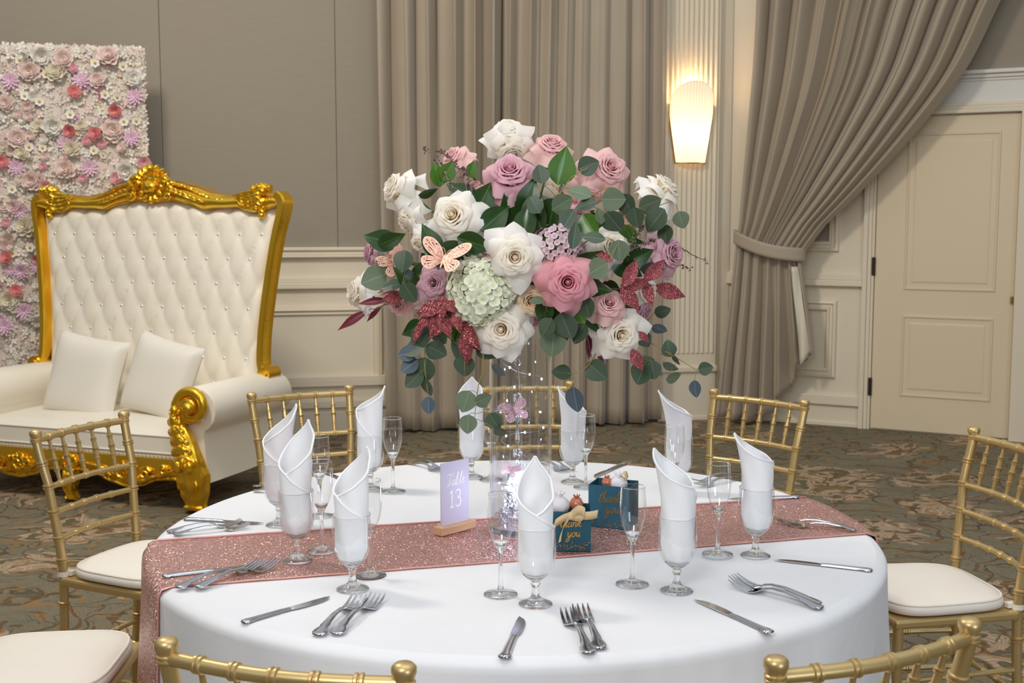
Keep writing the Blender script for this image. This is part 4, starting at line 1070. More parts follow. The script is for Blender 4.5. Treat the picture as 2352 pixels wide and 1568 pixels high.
# ------------------------------------------------------------------ handwriting
GL = {'a': (1.1, [[(.9,.85),(.6,1),(.25,.8),(.1,.4),(.25,.05),(.55,.1),(.85,.6),(.92,1)], [(.92,1),(.85,.4),(.95,.05),(1.2,.25)]]),
 'b': (.95, [[(0,.3),(.3,1.2),(.55,2),(.4,2.3),(.2,1.9),(.15,.8),(.2,.1),(.5,0),(.75,.4),(.65,.9),(.35,.9)]]), 'l': (.6, [[(0,.3),(.35,1.2),(.5,2),(.35,2.3),(.2,1.8),(.2,.5),(.35,0),(.6,.25)]]),
 'e': (.85, [[(0,.4),(.4,.6),(.6,.9),(.4,1.05),(.15,.75),(.2,.2),(.5,0),(.9,.3)]]), 'T': (1.15, [[(-.2,1.8),(0,2.15),(.5,2.2),(.9,2.05),(1.5,2.3)], [(.75,2.1),(.65,1.2),(.5,.3),(.3,0),(.1,.15)]]),
 't': (.65, [[(0,.4),(.3,1.2),(.4,1.9),(.25,1),(.25,.2),(.45,0),(.7,.3)], [(-.05,1.35),(.65,1.45)]]), 'h': (.95, [[(0,.3),(.3,1.2),(.5,2.1),(.35,2.3),(.2,1.7),(.15,0)], [(.15,.5),(.4,.95),(.65,.9),(.65,.3),(.75,0),(1,.25)]]),
 'n': (1.0, [[(0,.8),(.15,.95),(.2,0)], [(.2,.5),(.45,.95),(.7,.85),(.7,.3),(.8,0),(1.05,.25)]]), 'k': (1.0, [[(0,.3),(.3,1.2),(.5,2.1),(.35,2.3),(.2,1.7),(.15,0)], [(.15,.5),(.5,.95),(.65,.75),(.3,.5),(.55,.2),(.75,0),(1,.25)]]),
 'y': (.95, [[(0,.8),(.15,.95),(.2,.3),(.4,.05),(.7,.4),(.75,.95)], [(.75,.95),(.7,-.3),(.45,-1),(.1,-.8),(.4,-.2),(.95,.25)]]), 'o': (.9, [[(.6,.95),(.3,.9),(.1,.5),(.25,.05),(.6,.05),(.8,.5),(.6,.95),(.95,.8)]]),
 'u': (1.05, [[(0,.8),(.15,.95),(.2,.3),(.4,.05),(.7,.4),(.75,.95)], [(.75,.95),(.75,.2),(.9,0),(1.1,.25)]]),
 '1': (.9, [[(0,1.72),(.2,1.85),(.38,2.05),(.38,1.0),(.38,0)], [(.05,0),(.7,0)]]), '3': (1.0, [[(.05,1.65),(.3,2.0),(.65,1.98),(.82,1.6),(.65,1.2),(.35,1.08)], [(.35,1.08),(.78,.95),(.92,.5),(.7,.05),(.3,-.02),(0,.3)]])}
def write(text, x, z, size, rad, slant=.12, rise=0, wide=1.0, thick=None):
    b = MB(); cx_ = 0
    for ch in text:
        adv, strokes = GL[ch]
        for s_ in strokes:
            P = smooth_path([(x+(cx_+q[0]*wide+slant*q[1])*size, 0, z+(q[1]+rise*(cx_+q[0]))*size) for q in s_], 4)
            n = len(P); R = [rad*(.7+.6*abs(math.sin(PI*i/(n-1)))) for i in range(n)]
            b.tube(P, R, 6, flat=1.0)
        cx_ += adv*wide
    for i, v_ in enumerate(b.v): b.v[i] = (v_[0], v_[1]*.35, v_[2])
    return b
# ------------------------------------------------------------------ table number
p0, p1 = pp(1008, 1240), pp(1080, 1211); sgd = p1-p0; sga = math.radians(47)
sgn = empty('table_number_sign', Vector(((p0.x+p1.x)/2, (p0.y+p1.y)/2+.008, TZ+.0045)), sga); tag(sgn, 'frosted acrylic table number 13 in a small wooden base', 'sign')
bevel(MB().box(-.062, .062, -.016, .016, 0, .022).build('wooden_base', M['wood'], sgn, smooth=False), .0025, 2)
pl = MB().box(-.050, .050, -.0015, .0015, .016, .185).build('acrylic_panel', M['acrylic'], sgn, smooth=False)
tx = write('Table', -.031, .122, .0138, .0012, .18, .03, 1.0); o = tx.build('lettering', M['lettering'], pl); o.location = (0, -.0022, 0)
tx = write('13', -.021, .066, .021, .0018, 0, 0, 1.05); o = tx.build('numerals', M['lettering'], pl); o.location = (0, -.0022, 0)
# ------------------------------------------------------------------ favour boxes
def favour(loc, rz, sx_, sy_, h, label, bow):
    e = empty('favour_box', loc, rz); tag(e, label, 'gift box', 'teal thank-you favour boxes')
    th = .0015; b = MB()
    b.box(-sx_, sx_, -sy_, -sy_+th, 0, h); b.box(-sx_, sx_, sy_-th, sy_, 0, h); b.box(-sx_, -sx_+th, -sy_+th, sy_-th, 0, h); b.box(sx_-th, sx_, -sy_+th, sy_-th, 0, h); b.box(-sx_+th, sx_-th, -sy_+th, sy_-th, 0, th)
    bx = b.build('box', M['teal'], e, smooth=False)
    t1 = write('thank', -sx_*.52, h*.60, sx_*.235, .0011, .25, .06, .95); o = t1.build('lettering', M['foil'], bx); o.location = (0, -sy_-.0004, 0)
    t2 = write('you', -sx_*.18, h*.36, sx_*.235, .0011, .25, .06, .95); o = t2.build('lettering', M['foil'], bx); o.location = (0, -sy_-.0004, 0)
    r = random.Random(int(h*9999)+len(label)); b = MB()
    for _ in range(70):
        x = r.uniform(-sx_*.92, sx_*.92); z = h*.03 + abs(r.gauss(0, h*.10))*(1.0 if x < 0 else .9)
        if z < h*.34: b.lathe([(0, .0004), (r.uniform(.0006, .0018), .0003)], 7, Matrix.Translation((x, -sy_, z)) @ Matrix.Rotation(PI/2, 4, 'X'))
    b.build('confetti_print', M['foil'], bx, smooth=False)
    if bow:
        rb = MB(); bx0, bz0 = bow
        def band_(P, wd, twist=0):
            P = smooth_path(P, 5); n = len(P)
            rb.grid(n-1, 1, lambda a, q: P[int(round(a*(n-1)))] + Vector((math.sin(twist*a)*.5, -.3*math.cos(twist*a), math.cos(twist*a)))*wd*(q-.5))
        y = -sy_-.006
        band_([(bx0, y, bz0), (bx0+.018, y-.014, bz0+.018), (bx0+.034, y-.016, bz0+.012), (bx0+.026, y-.004, bz0-.004), (bx0, y, bz0)], .024, .6)
        band_([(bx0, y, bz0), (bx0-.02, y-.012, bz0-.004), (bx0-.038, y-.010, bz0-.016), (bx0-.026, y, bz0-.018), (bx0, y, bz0)], .020, .9)
        band_([(bx0+.012, y-.002, bz0+.004), (bx0+.04, y-.008, bz0+.002), (bx0+.066, y-.004, bz0+.006)], .022, .2)
        band_([(bx0-.004, y-.002, bz0-.006), (bx0-.020, y-.006, bz0-.035), (bx0-.026, y-.003, bz0-.066)], .014, 1.3)
        rb.ball((bx0, y-.002, bz0), (.008, .007, .010)); o = rb.build('ribbon_bow', M['ribbon'], e, sharp=None); o.modifiers.new('thick', 'SOLIDIFY').thickness = .0006
    else:
        rb = MB(); P = smooth_path([(.0, sy_*.2, h-.01), (.014, 0, h+.016), (.03, .0, h+.028), (.036, .004, h+.012)], 5); n = len(P)
        rb.grid(n-1, 1, lambda a, q: P[int(round(a*(n-1)))] + Vector((0, .024*(q-.5), .006*(q-.5)))); rb.build('ribbon', M['ribbon'], e, sharp=None).modifiers.new('thick', 'SOLIDIFY').thickness = .0006
    return e
def treat(loc, r, mat_, name, label, cat):
    b = MB(); b.grid(20, 12, lambda a, q: (lambda th, ph: (lambda k: (k*math.sin(ph)*math.cos(th), k*math.sin(ph)*math.sin(th), -k*math.cos(ph)))(r*(1+.18*mnoise.noise(Vector((math.cos(th)*3*math.sin(ph)+loc[0]*50, math.sin(th)*3*math.sin(ph), 3*math.cos(ph)))))))(2*PI*a, PI*max(.001, min(.999, q))), cu=True)
    o = b.build(name, mat_, sharp=None); o.location = loc
    b = MB()
    for k in range(5):
        a = k*1.25; b.tube([Vector((0, 0, r*.8)), Vector((r*.5*math.cos(a), r*.5*math.sin(a), r*1.35))], [r*.22, r*.10], 5)
    b.build('twist', mat_, o); return tag(o, label, cat, 'wrapped treats in the favour boxes')
z5 = TZ+.0045
pb = pp(1312, 1270); favour((pb.x, pb.y+.046, z5), math.radians(-3), .050, .045, .098, 'teal favour box with gold lettering and a cream ribbon bow', (.0, .090))
treat((pb.x-.028, pb.y+.045, z5+.102), .026, M['tulle'], 'tulle_pouch', 'white tulle pouch in the bow-tied favour box', 'pouch'); treat((pb.x+.014, pb.y+.04, z5+.108), .017, M['candy'], 'wrapped_candy', 'rose gold wrapped candy in the bow-tied favour box', 'candy')
pc = pp(1412, 1217); favour((pc.x, pc.y+.045, z5), math.radians(-20), .056, .045, .112, 'teal favour box with gold lettering behind a flute at the right', None)
treat((pc.x+.012, pc.y+.042, z5+.108), .024, M['tulle'], 'tulle_pouch', 'white tulle pouch in the right-hand favour box', 'pouch'); treat((pc.x-.018, pc.y+.042, z5+.112), .015, M['candy'], 'wrapped_candy', 'rose gold wrapped candy in the right-hand favour box', 'candy')
pd = Vector((.045, 3.235, 0)); favour((pd.x, pd.y, z5), math.radians(5), .055, .045, .100, 'teal favour box standing behind the glass vase', None)
treat((pd.x-.01, pd.y, z5+.102), .024, M['tulle'], 'tulle_pouch', 'white tulle pouch in the favour box behind the vase', 'pouch')

# ------------------------------------------------------------------ vase, crystal garland, fairy lights
VP = Vector((.022, 3.045, TZ+.0048)); VR, VH = .080, .60
vs = empty('cylinder_vase', VP); tag(vs, 'tall clear glass cylinder vase holding the flower arrangement', 'vase')
MB().lathe([(VR, .018), (VR, .2), (VR, .4), (VR, VH)], 56).build('glass_wall', M['vase'], vs)
MB().lathe([(VR-.004, VH), (VR-.004, .3), (VR-.004, .018)], 56).build('inner_wall', M['vase'], vs)
MB().lathe([(0, 0), (VR-.002, 0), (VR, .002), (VR, .018), (VR-.004, .018), (0, .016)], 48).build('base', M['glass'], vs)
b = MB(); b.tube([Vector((VR*math.cos(2*PI*i/48), VR*math.sin(2*PI*i/48), VH)) for i in range(49)], .002, 6, cap=False); b.build('rim', M['glass'], vs)
gd = empty('crystal_garland', VP + Vector((-.008, -.005, 0))); tag(gd, 'hanging strand of clear crystal beads inside the vase', 'garland')
MB().tube([Vector((0, 0, .16)), Vector((0, 0, .585))], .0012, 6).build('thread', M['wire'], gd)
octa = MB().lathe([(0, -.013), (.011, 0), (0, .013)], 6).mesh('bead', M['crystal'], smooth=False); drop = MB().lathe([(0, -.03), (.007, -.012), (.004, .012), (.0025, .03), (0, .032)], 6).mesh('icicle_drop', M['crystal'], smooth=False)
flw = MB()
for k in range(5): flw.ball((.008*math.cos(k*1.257), 0, .008*math.sin(k*1.257)), (.006, .004, .006), 6, 4)
flm = flw.mesh('flower_bead', M['crystal'], smooth=False)
z = .565
for nm in 'b i b b i f b b i f b b i f b b i'.split():
    me, st_ = {'b': (octa, .026), 'i': (drop, .062), 'f': (flm, .030)}[nm]
    z -= st_/2
    if z < .15: break
    link(me.name.split('.')[0], me, gd, Matrix.Translation((0, 0, z))); z -= st_/2
fl_ = empty('fairy_lights', VP); tag(fl_, 'string of cool white fairy lights coiled inside the vase', 'string lights')
def coil(t_): a = t_*2*PI*4.3+.6; r = VR*.80*(.55+.4*math.sin(t_*17)**2); return Vector((r*math.cos(a), r*math.sin(a), .06+.50*t_+.02*math.sin(t_*23)))
MB().tube([coil(i/170) for i in range(171)], .0007, 5).build('wire', M['wire'], fl_)
bulb = MB().ball((0, 0, 0), (.0022, .0022, .0032), 8, 6).mesh('bulb', M['led'])
for i in range(19): link('bulb', bulb, fl_, Matrix.Translation(coil((i+.5)/19)))
nest = MB(); rr3 = random.Random(5); P = []
for i in range(60): P.append(Vector((rr3.uniform(-.045, .045), rr3.uniform(-.05, .04), .028+rr3.random()*.075)))
nest.tube(smooth_path(P, 3), .0007, 4); nest.build('wire_nest', M['wire'], fl_)
for p_ in P[::3]: link('bulb', bulb, fl_, Matrix.Translation(p_))
ls = bpy.data.lights.new('fairy_glow', 'POINT'); ls.energy = .9; ls.color = (.72, .78, 1); ls.shadow_soft_size = .04
lo = bpy.data.objects.new('fairy_glow', ls); COL.objects.link(lo); lo.parent = fl_; lo.location = (0, 0, .085)
b = MB()
for k in range(46):
    a = rr3.uniform(0, 6.28); r = math.sqrt(rr3.random())*.066; s_ = rr3.uniform(.006, .011)
    b.ball((r*math.cos(a), r*math.sin(a), .026+rr3.random()*.03), (s_, s_*.8, s_), 6, 4, Euler((rr3.random()*3, rr3.random()*3, 0)).to_matrix())
o = b.build('crystal_chips', M['crystal'], smooth=False); o.location = VP; tag(o, 'loose clear crystal chips heaped in the bottom of the vase', 'crystals', kind='stuff')

# ------------------------------------------------------------------ flower arrangement
AC = VP + Vector((0, 0, VH)); EC = Vector((VP.x, VP.y, 1.475)); ER = (.42, .33, .30)
arr = empty('flower_arrangement', AC); tag(arr, 'large arrangement of white, mauve and pink roses with eucalyptus on the tall vase', 'flower arrangement')
MB().ball((0, 0, .02), (.075, .075, .05), 18, 10).build('foam_holder', M['foam'], arr)
def surf(px, py, dep=None):
    Y = EC.y
    for _ in range(4):
        p = at(px, py, Y); x = (p.x-EC.x)/ER[0]; z = (p.z-EC.z)/ER[2]; k = 1-x*x-z*z
        Y = EC.y - ER[1]*(math.sqrt(k) if k > .0 else 0)*(1 if dep is None else dep)
    return at(px, py, Y)
def rose_petal(b, phi, rb, rt, zt, W, curl=0, point=0, seed=0, n=7, m=8, p=.6):
    r_ = random.Random(seed); ju = r_.uniform(-.5, .5); jw = r_.uniform(0, 6.28)
    def fn(a, q):
        u = 2*a-1; w_ = W*(.45+.55*math.sin(PI*min(.5, .10+.55*q)))
        k = max(0, (q-.5)/.5)
        rim = 1-.30*abs(u)**3*k*k                     # rounded rim
        r = (rb + (rt-rb)*q**p)*(1-.10*abs(u)**2*k) + (point*.6*k*k + point*k**3*(1-abs(u))**2)
        z = -.024 + (zt+.024)*(math.sin(min(1, q*rim)*PI/2)) - curl*k*k*(1+1.1*abs(u)**2.5+ju*u*.6) + .0022*math.sin(4*u+jw)*k
        th = phi + u*w_*(1-.10*k*k)
        return (r*math.cos(th), r*math.sin(th), z)
    b.grid(m, n, fn)
def rose_meshes(mat_):
    core = MB()
    for n, rb, rt, zt, W, cu_ in ((3, .002, .0055, .030, 1.5, .0), (3, .003, .0105, .034, 1.35, .0015), (4, .004, .0160, .0345, 1.10, .003), (5, .005, .0225, .034, .95, .005), (5, .006, .0295, .0315, .90, .007), (6, .007, .0365, .0275, .80, .010)):
        for k in range(n): rose_petal(core, 2*PI*k/n+n*.7+rt*60, rb, rt, zt, W, cu_, .003 if rt > .012 else .0005, seed=k*7+n)
    core.ball((0, 0, .010), (.0062, .0062, .021), 8, 7)
    c = core.mesh('rose', mat_, sharp=None)
    outs = []
    for ly, (rt, zt, cu_, pt, W) in enumerate(((.043, .021, .015, .007, .78), (.048, .015, .020, .010, .76), (.053, .006, .024, .013, .72), (.056, -.003, .022, .016, .70))):
        b = MB(); rose_petal(b, 0, .008, rt, zt, W, cu_, pt, seed=ly+40, n=9, m=10, p=.8); outs.append(b.mesh('petal', mat_, sharp=None))
    return c, outs
RM = {k: rose_meshes(M[k]) for k in ('rose_white', 'rose_cream', 'rose_mauve', 'rose_pink', 'rose_blush', 'rose_lilac')}
calyx = MB(); calyx.lathe([(.003, -.05), (.006, -.038), (.009, -.03), (.011, -.022), (.008, -.016)], 10)
for k in range(5):
    a = k*1.257; calyx.tube([Vector((.008*math.cos(a), .008*math.sin(a), -.02)), Vector((.022*math.cos(a), .022*math.sin(a), -.024)), Vector((.034*math.cos(a), .034*math.sin(a), -.034))], [.004, .003, .0006], 5, flat=.4)
calyx = calyx.mesh('calyx', M['stem_green'])
RN = random.Random(11)
def rose(px, py, dpx, col, face=None, dep=None, stem=True, openness=1.0, label=None):
    p = surf(px, py, dep); sc0 = dpx*p.y/FPX/.117
    if face is None:
        nrm = Vector(((p.x-EC.x)/ER[0]**2, (p.y-EC.y)/ER[1]**2, (p.z-EC.z)/ER[2]**2)).normalized(); d = (nrm*.8 + Vector((0, -1, .12))).normalized()
    else: d = Vector((face[0], -face[2], face[1])).normalized()
    R3 = d.to_track_quat('Z', 'Y').to_matrix().to_4x4() @ Matrix.Rotation(RN.uniform(0, 6.28), 4, 'Z')
    core, outs = RM[col]
    o = link('rose', core, arr, Matrix.Translation(p-AC-d*.008) @ R3 @ Matrix.Scale(sc0, 4))
    if label: o['label'] = label
    for k in range(5): link('petal', outs[0 if k % 2 else 1], o, Matrix.Rotation(2*PI*k/5+RN.uniform(-.15, .15), 4, 'Z') @ Matrix.Rotation(RN.uniform(-.05, .16)*openness, 4, 'Y'))
    for k in range(6): link('petal', outs[2 if k % 2 else 3], o, Matrix.Rotation(2*PI*k/6+.4+RN.uniform(-.2, .2), 4, 'Z') @ Matrix.Rotation(RN.uniform(-.1, .34)*openness, 4, 'Y'))
    link('calyx', calyx, o)
    if stem:
        q = p-AC-d*.04*sc0
        P = smooth_path([q, q-d*.05+Vector((0, 0, -.01)), q*.45+Vector((0, 0, .02)), Vector((q.x*.08, q.y*.08, .03))], 5)
        ME = Matrix.Translation(p-AC-d*.008) @ R3 @ Matrix.Scale(sc0, 4); inv = ME.inverted()
        MB().tube([inv @ v_ for v_ in P], .0028/sc0, 6).build('stem', M['stem_green'], o)
    return o
W_, C_, MV, PK, BL_, LI = 'rose_white', 'rose_cream', 'rose_mauve', 'rose_pink', 'rose_blush', 'rose_lilac'
rose(1168, 300, 98, W_, (.0, .75, .6), .3); rose(1176, 348, 100, W_, (.1, -.5, .45), .1, stem=False)
rose(908, 432, 104, W_, (-.75, .35, .35), .6); rose(1042, 497, 132, W_, (-.2, .25, .9)); rose(936, 512, 82, W_, (-.3, -.2, .2), .5); rose(962, 560, 66, W_, (-.5, -.4, .6), .8)
rose(1182, 590, 128, W_, (.05, .0, 1.0), 1.08); rose(1152, 756, 132, W_, (-.1, .05, 1.0), 1.1); rose(1526, 432, 108, W_, (.55, .55, .12), .6); rose(1404, 568, 112, W_, (.25, .25, .8), .9)
rose(1424, 768, 124, W_, (.2, -.05, .95), 1.15); rose(816, 672, 88, W_, (-.85, .1, .35), 1.0); rose(1218, 690, 96, C_, (.3, -.1, .9), .9); rose(1488, 668, 78, W_, (.5, -.1, .7), .8)
rose(1190, 745, 90, W_, (.3, .2, .8), .8)
rose(1172, 398, 128, MV, (-.05, .62, .75), .9); rose(1268, 334, 96, BL_, (.15, .65, .55), .4); rose(1398, 388, 118, BL_, (.35, .35, .8), .9); rose(1040, 362, 82, BL_, (-.55, .45, .4), .4)
rose(1146, 572, 112, MV, (-.4, .25, .8), .92); rose(1303, 648, 132, PK, (.02, .05, 1.0), 1.12); rose(1540, 582, 104, LI, (.6, .1, .65), .9); rose(996, 650, 92, LI, (-.2, .1, .9), 1.0)
rose(846, 580, 62, LI, (-.8, .1, .3), .5); rose(1398, 698, 100, BL_, (.1, .35, .8), .95); rose(1484, 716, 62, LI, (.7, -.3, .5), .8); rose(912, 694, 84, BL_, (-.4, -.3, .6), .7)
rose(1448, 508, 84, BL_, (.6, -.1, .2), .4); rose(1352, 452, 84, BL_, (.2, -.4, .6), .6); rose(1088, 424, 50, BL_, (-.2, .6, .2), .2); rose(1330, 490, 60, MV, (.1, .2, .8), .6); rose(1228, 735, 70, MV, (.2, -.6, .5), .6)
rose(1300, 420, 80, C_, (.0, .2, .6), .3); rose(900, 600, 60, BL_, (-.5, 0, .5), .5)
# hydrangeas
def floret_mesh(mat_, s_):
    b = MB()
    for k in range(4):
        a = PI/2*k
        def fn(u, q, a=a):
            r = .016*q; w_ = .011*math.sin(PI*(.08+.84*q))**.6*(2*u-1)
            return ((r*math.cos(a)-w_*math.sin(a))*s_, (r*math.sin(a)+w_*math.cos(a))*s_, (.004*q*q - .06*abs(w_) + .001*k)*s_)
        b.grid(3, 3, fn)
    return b.mesh('floret', mat_, sharp=None)
def hydrangea(px, py, dpx, mat_, n, dep, lab):
    p = surf(px, py, dep); R_ = dpx*p.y/FPX/2
    o = MB().ball((0, 0, 0), R_*.72, 14, 9).build('hydrangea', M['stem_green'], arr); o.location = p-AC; o['label'] = lab
    fm_ = floret_mesh(mat_, 1.0)
    for i in range(n):
        z = 1-2*(i+.5)/n; r = math.sqrt(1-z*z); a = i*2.39996
        d = Vector((r*math.cos(a), r*math.sin(a), z))
        if d.y > .45: continue
        d2 = (d+Vector((RN.uniform(-.3, .3), RN.uniform(-.3, .3), RN.uniform(-.3, .3)))).normalized()
        link('floret', fm_, o, Matrix.Translation(d*R_*RN.uniform(.86, 1.0)) @ d2.to_track_quat('Z', 'Y').to_matrix().to_4x4() @ Matrix.Rotation(RN.random()*6, 4, 'Z') @ Matrix.Scale(RN.uniform(.6, .95)*R_/.08, 4))
hydrangea(1104, 668, 158, M['hyd_green'], 250, .92, 'pale green hydrangea head'); hydrangea(1282, 566, 118, M['hyd_lilac'], 170, .8, 'lilac hydrangea head')
# leaves
def leaf_mesh(name, mat_, L, Wd, tip=1.0, bend=.12, fold_=.12, m0=.5):
    b = MB()
    def fn(a, q):
        u = 2*a-1; w_ = Wd/2*(math.sin(PI*q**m0)**(.75 if tip < 1.2 else 1.0))*(1-max(0, q-.6)*.6*(tip-1))
        return (u*w_, L*q, bend*L*q*q*-1 + fold_*abs(u)*w_ + .03*L*math.sin(4*q)*u*.4)
    b.grid(6, 10, fn); return b.mesh(name, mat_, sharp=None), L
LM = dict(eu=leaf_mesh('leaf', M['euca'], .055, .052, 1, .08, .10, .8), ed=leaf_mesh('leaf', M['euca_dark'], .055, .050, 1, .1, .12, .8), eb=leaf_mesh('leaf', M['euca_blue'], .055, .045, 1, .06, .10, .85), eo=leaf_mesh('leaf', M['euca_dark'], .06, .030, 1.2, .1, .15, .8),
          gd=leaf_mesh('leaf', M['leaf'], .085, .050, 1.6, .22, .22, .75), gl=leaf_mesh('leaf', M['leaf_light'], .085, .062, 1.5, .12, .2, .75), gt=leaf_mesh('leaf', M['glitter'], .085, .038, 1.7, .15, .25, .8), gi=leaf_mesh('leaf', M['glitter_in'], .10, .024, 2.2, .18, .3, .85))
def put_leaf(kind, parent, base, tip, nrm, scale):
    me, L = LM[kind]; y = tip.normalized(); z = (nrm - y*nrm.dot(y)).normalized(); x = y.cross(z)
    R3 = Matrix((x, y, z)).transposed().to_4x4()
    return link('leaf', me, parent, Matrix.Translation(base) @ R3 @ Matrix.Scale(scale, 4))
def leaf_pose(kind, px, py, lpx, ang, Y=None, dep=None, tilt=0, back=0.0):
    p = at(px, py, Y) if Y else surf(px, py, dep)
    a = math.radians(ang); tip = Vector((math.cos(a), back, math.sin(a))).normalized()
    me, L = LM[kind]; ln = lpx*p.y/FPX
    nrm = Matrix.Rotation(math.radians(tilt), 3, tip) @ Vector((0, -1, .15))
    return p-AC-tip*ln*.5, tip, nrm, ln/L
def leaf_px(parent, kind, *a):
    return put_leaf(kind, parent, *leaf_pose(kind, *a))
def sprig(name, path, leaves, mat_='stem_yellow', rad=.0014, Y=None, dep=1.0):
    P = smooth_path([(at(x, y, Y) if Y else surf(x, y, dep*(.62+.38*min(1, i/(len(path)-1.01)))))-AC for i, (x, y) in enumerate(path)], 5); n = len(P)
    b = MB().tube(P, taper(n, rad*1.5, rad*.6), 6); poses = []
    for lf in leaves:
        kind, px, py, l, ang = lf[:5]; tilt = lf[5] if len(lf) > 5 else RN.uniform(-25, 25)
        ps = leaf_pose(kind, px, py, l, ang, Y, dep, tilt, RN.uniform(-.25, .25)); poses.append((kind, ps)); bs = ps[0]
        nr = min(P, key=lambda v_: (v_-bs).length)
        if (nr-bs).length > .004: b.tube([nr, (nr+bs)/2+Vector((0, 0, .003)), bs], rad*.55, 5)
    o = b.build(name, M[mat_], arr)
    for kind, ps in poses: put_leaf(kind, o, *ps)
    return o
E_ = 'eucalyptus_sprig'
sprig(E_, [(1200, 560), (1270, 470), (1310, 410), (1350, 385)], [('ed', 1242, 399, 46, 100, 5), ('ed', 1352, 380, 52, 20, 10), ('eu', 1292, 468, 56, 30, 30), ('eu', 1330, 442, 60, 160, 45), ('eo', 1345, 470, 60, 200, 20), ('ed', 1228, 470, 44, 120)], dep=1.06)
sprig(E_, [(1260, 600), (1340, 470), (1400, 430), (1440, 450)], [('eu', 1410, 458, 58, 0, 10), ('ed', 1440, 470, 54, -60, 40), ('eu', 1378, 495, 40, 100, 45), ('ed', 1410, 510, 60, -50, 30), ('ed', 1460, 500, 50, -80, 30)], dep=1.1)
sprig(E_, [(1350, 620), (1440, 540), (1500, 480), (1550, 460)], [('eu', 1494, 468, 56, 20, 40), ('ed', 1505, 505, 66, -130, 30), ('eu', 1565, 505, 42, -70, 10), ('ed', 1528, 540, 50, -100, 45)], dep=.95)
sprig(E_, [(1280, 640), (1340, 560), (1390, 545), (1420, 560)], [('eo', 1320, 540, 66, 80, 20), ('eo', 1362, 545, 60, 170, 20), ('eu', 1422, 576, 52, -85, 15), ('eu', 1372, 618, 56, -150, 10), ('ed', 1308, 500, 50, 60)], dep=1.18)
sprig(E_, [(1000, 660), (940, 620), (900, 600), (870, 600)], [('eu', 858, 640, 64, 200, 5), ('eu', 880, 605, 56, 100, 50), ('ed', 926, 600, 54, -100, 15), ('ed', 940, 672, 54, -60, 30), ('eo', 900, 655, 60, 190, 30)], dep=1.1)
sprig(E_, [(1230, 700), (1255, 730), (1265, 760), (1262, 830)], [('eu', 1270, 790, 66, -95, 0), ('ed', 1300, 750, 70, -70, 30), ('ed', 1255, 752, 50, -120, 30), ('eu', 1232, 690, 38, 180, 55), ('ed', 1330, 765, 56, -120, 40), ('ed', 1347, 705, 54, -80, 40)], dep=1.1)
sprig(E_, [(1360, 740), (1372, 800), (1340, 850), (1305, 858)], [('ed', 1371, 852, 60, -40, 15), ('ed', 1290, 855, 48, 170, 35), ('eb', 1321, 918, 64, -82, 40)], Y=2.86)
sprig(E_, [(1420, 740), (1500, 790), (1560, 825), (1600, 850)], [('ed', 1536, 800, 42, 100, 10), ('eo', 1552, 826, 34, -60, 60), ('eu', 1510, 850, 40, -65, 70), ('eu', 1548, 866, 40, 15, 50), ('ed', 1621, 846, 36, 10, 10), ('eb', 1597, 893, 42, -85, 45), ('eu', 1540, 842, 40, -25, 65), ('ed', 1522, 715, 40, 10, 40), ('eb', 1515, 755, 40, -25, 50)], Y=2.92)
sprig(E_, [(1440, 770), (1470, 820), (1485, 850)], [('ed', 1472, 858, 58, -110, 20), ('ed', 1500, 850, 46, -80, 10), ('eu', 1485, 826, 40, -10, 60), ('ed', 1480, 780, 40, -60)], Y=2.90)
sprig(E_, [(985, 740), (975, 820), (980, 880), (984, 915)], [('ed', 950, 800, 60, 200, 40), ('eb', 935, 812, 50, 190, 20), ('eb', 940, 840, 50, 215, 20), ('ed', 1003, 805, 54, -30, 20), ('ed', 975, 850, 62, -100, 20), ('ed', 950, 870, 56, -140, 30), ('ed', 982, 890, 46, -80, 50), ('eb', 984, 931, 42, -90, 15), ('ed', 965, 775, 64, 240, 30), ('eu', 1010, 770, 50, -60, 40)], Y=2.84)
sprig(E_, [(1075, 740), (1070, 800), (1066, 850)], [('ed', 1060, 800, 62, -110, 20), ('ed', 1067, 840, 56, -90, 10), ('ed', 1090, 780, 60, -60, 30), ('ed', 1120, 805, 56, -40, 25), ('ed', 1050, 765, 56, -130, 30)], Y=2.82)
sprig(E_, [(1110, 790), (1108, 850), (1098, 890), (1090, 960)], [('eu', 1070, 922, 54, -110, 5), ('eu', 1075, 974, 46, -95, 0), ('eu', 1110, 918, 44, 20, 40), ('ed', 1135, 968, 46, -60, 20), ('ed', 1150, 992, 36, -30, 50), ('eb', 1145, 850, 42, -45, 60)], Y=2.78)
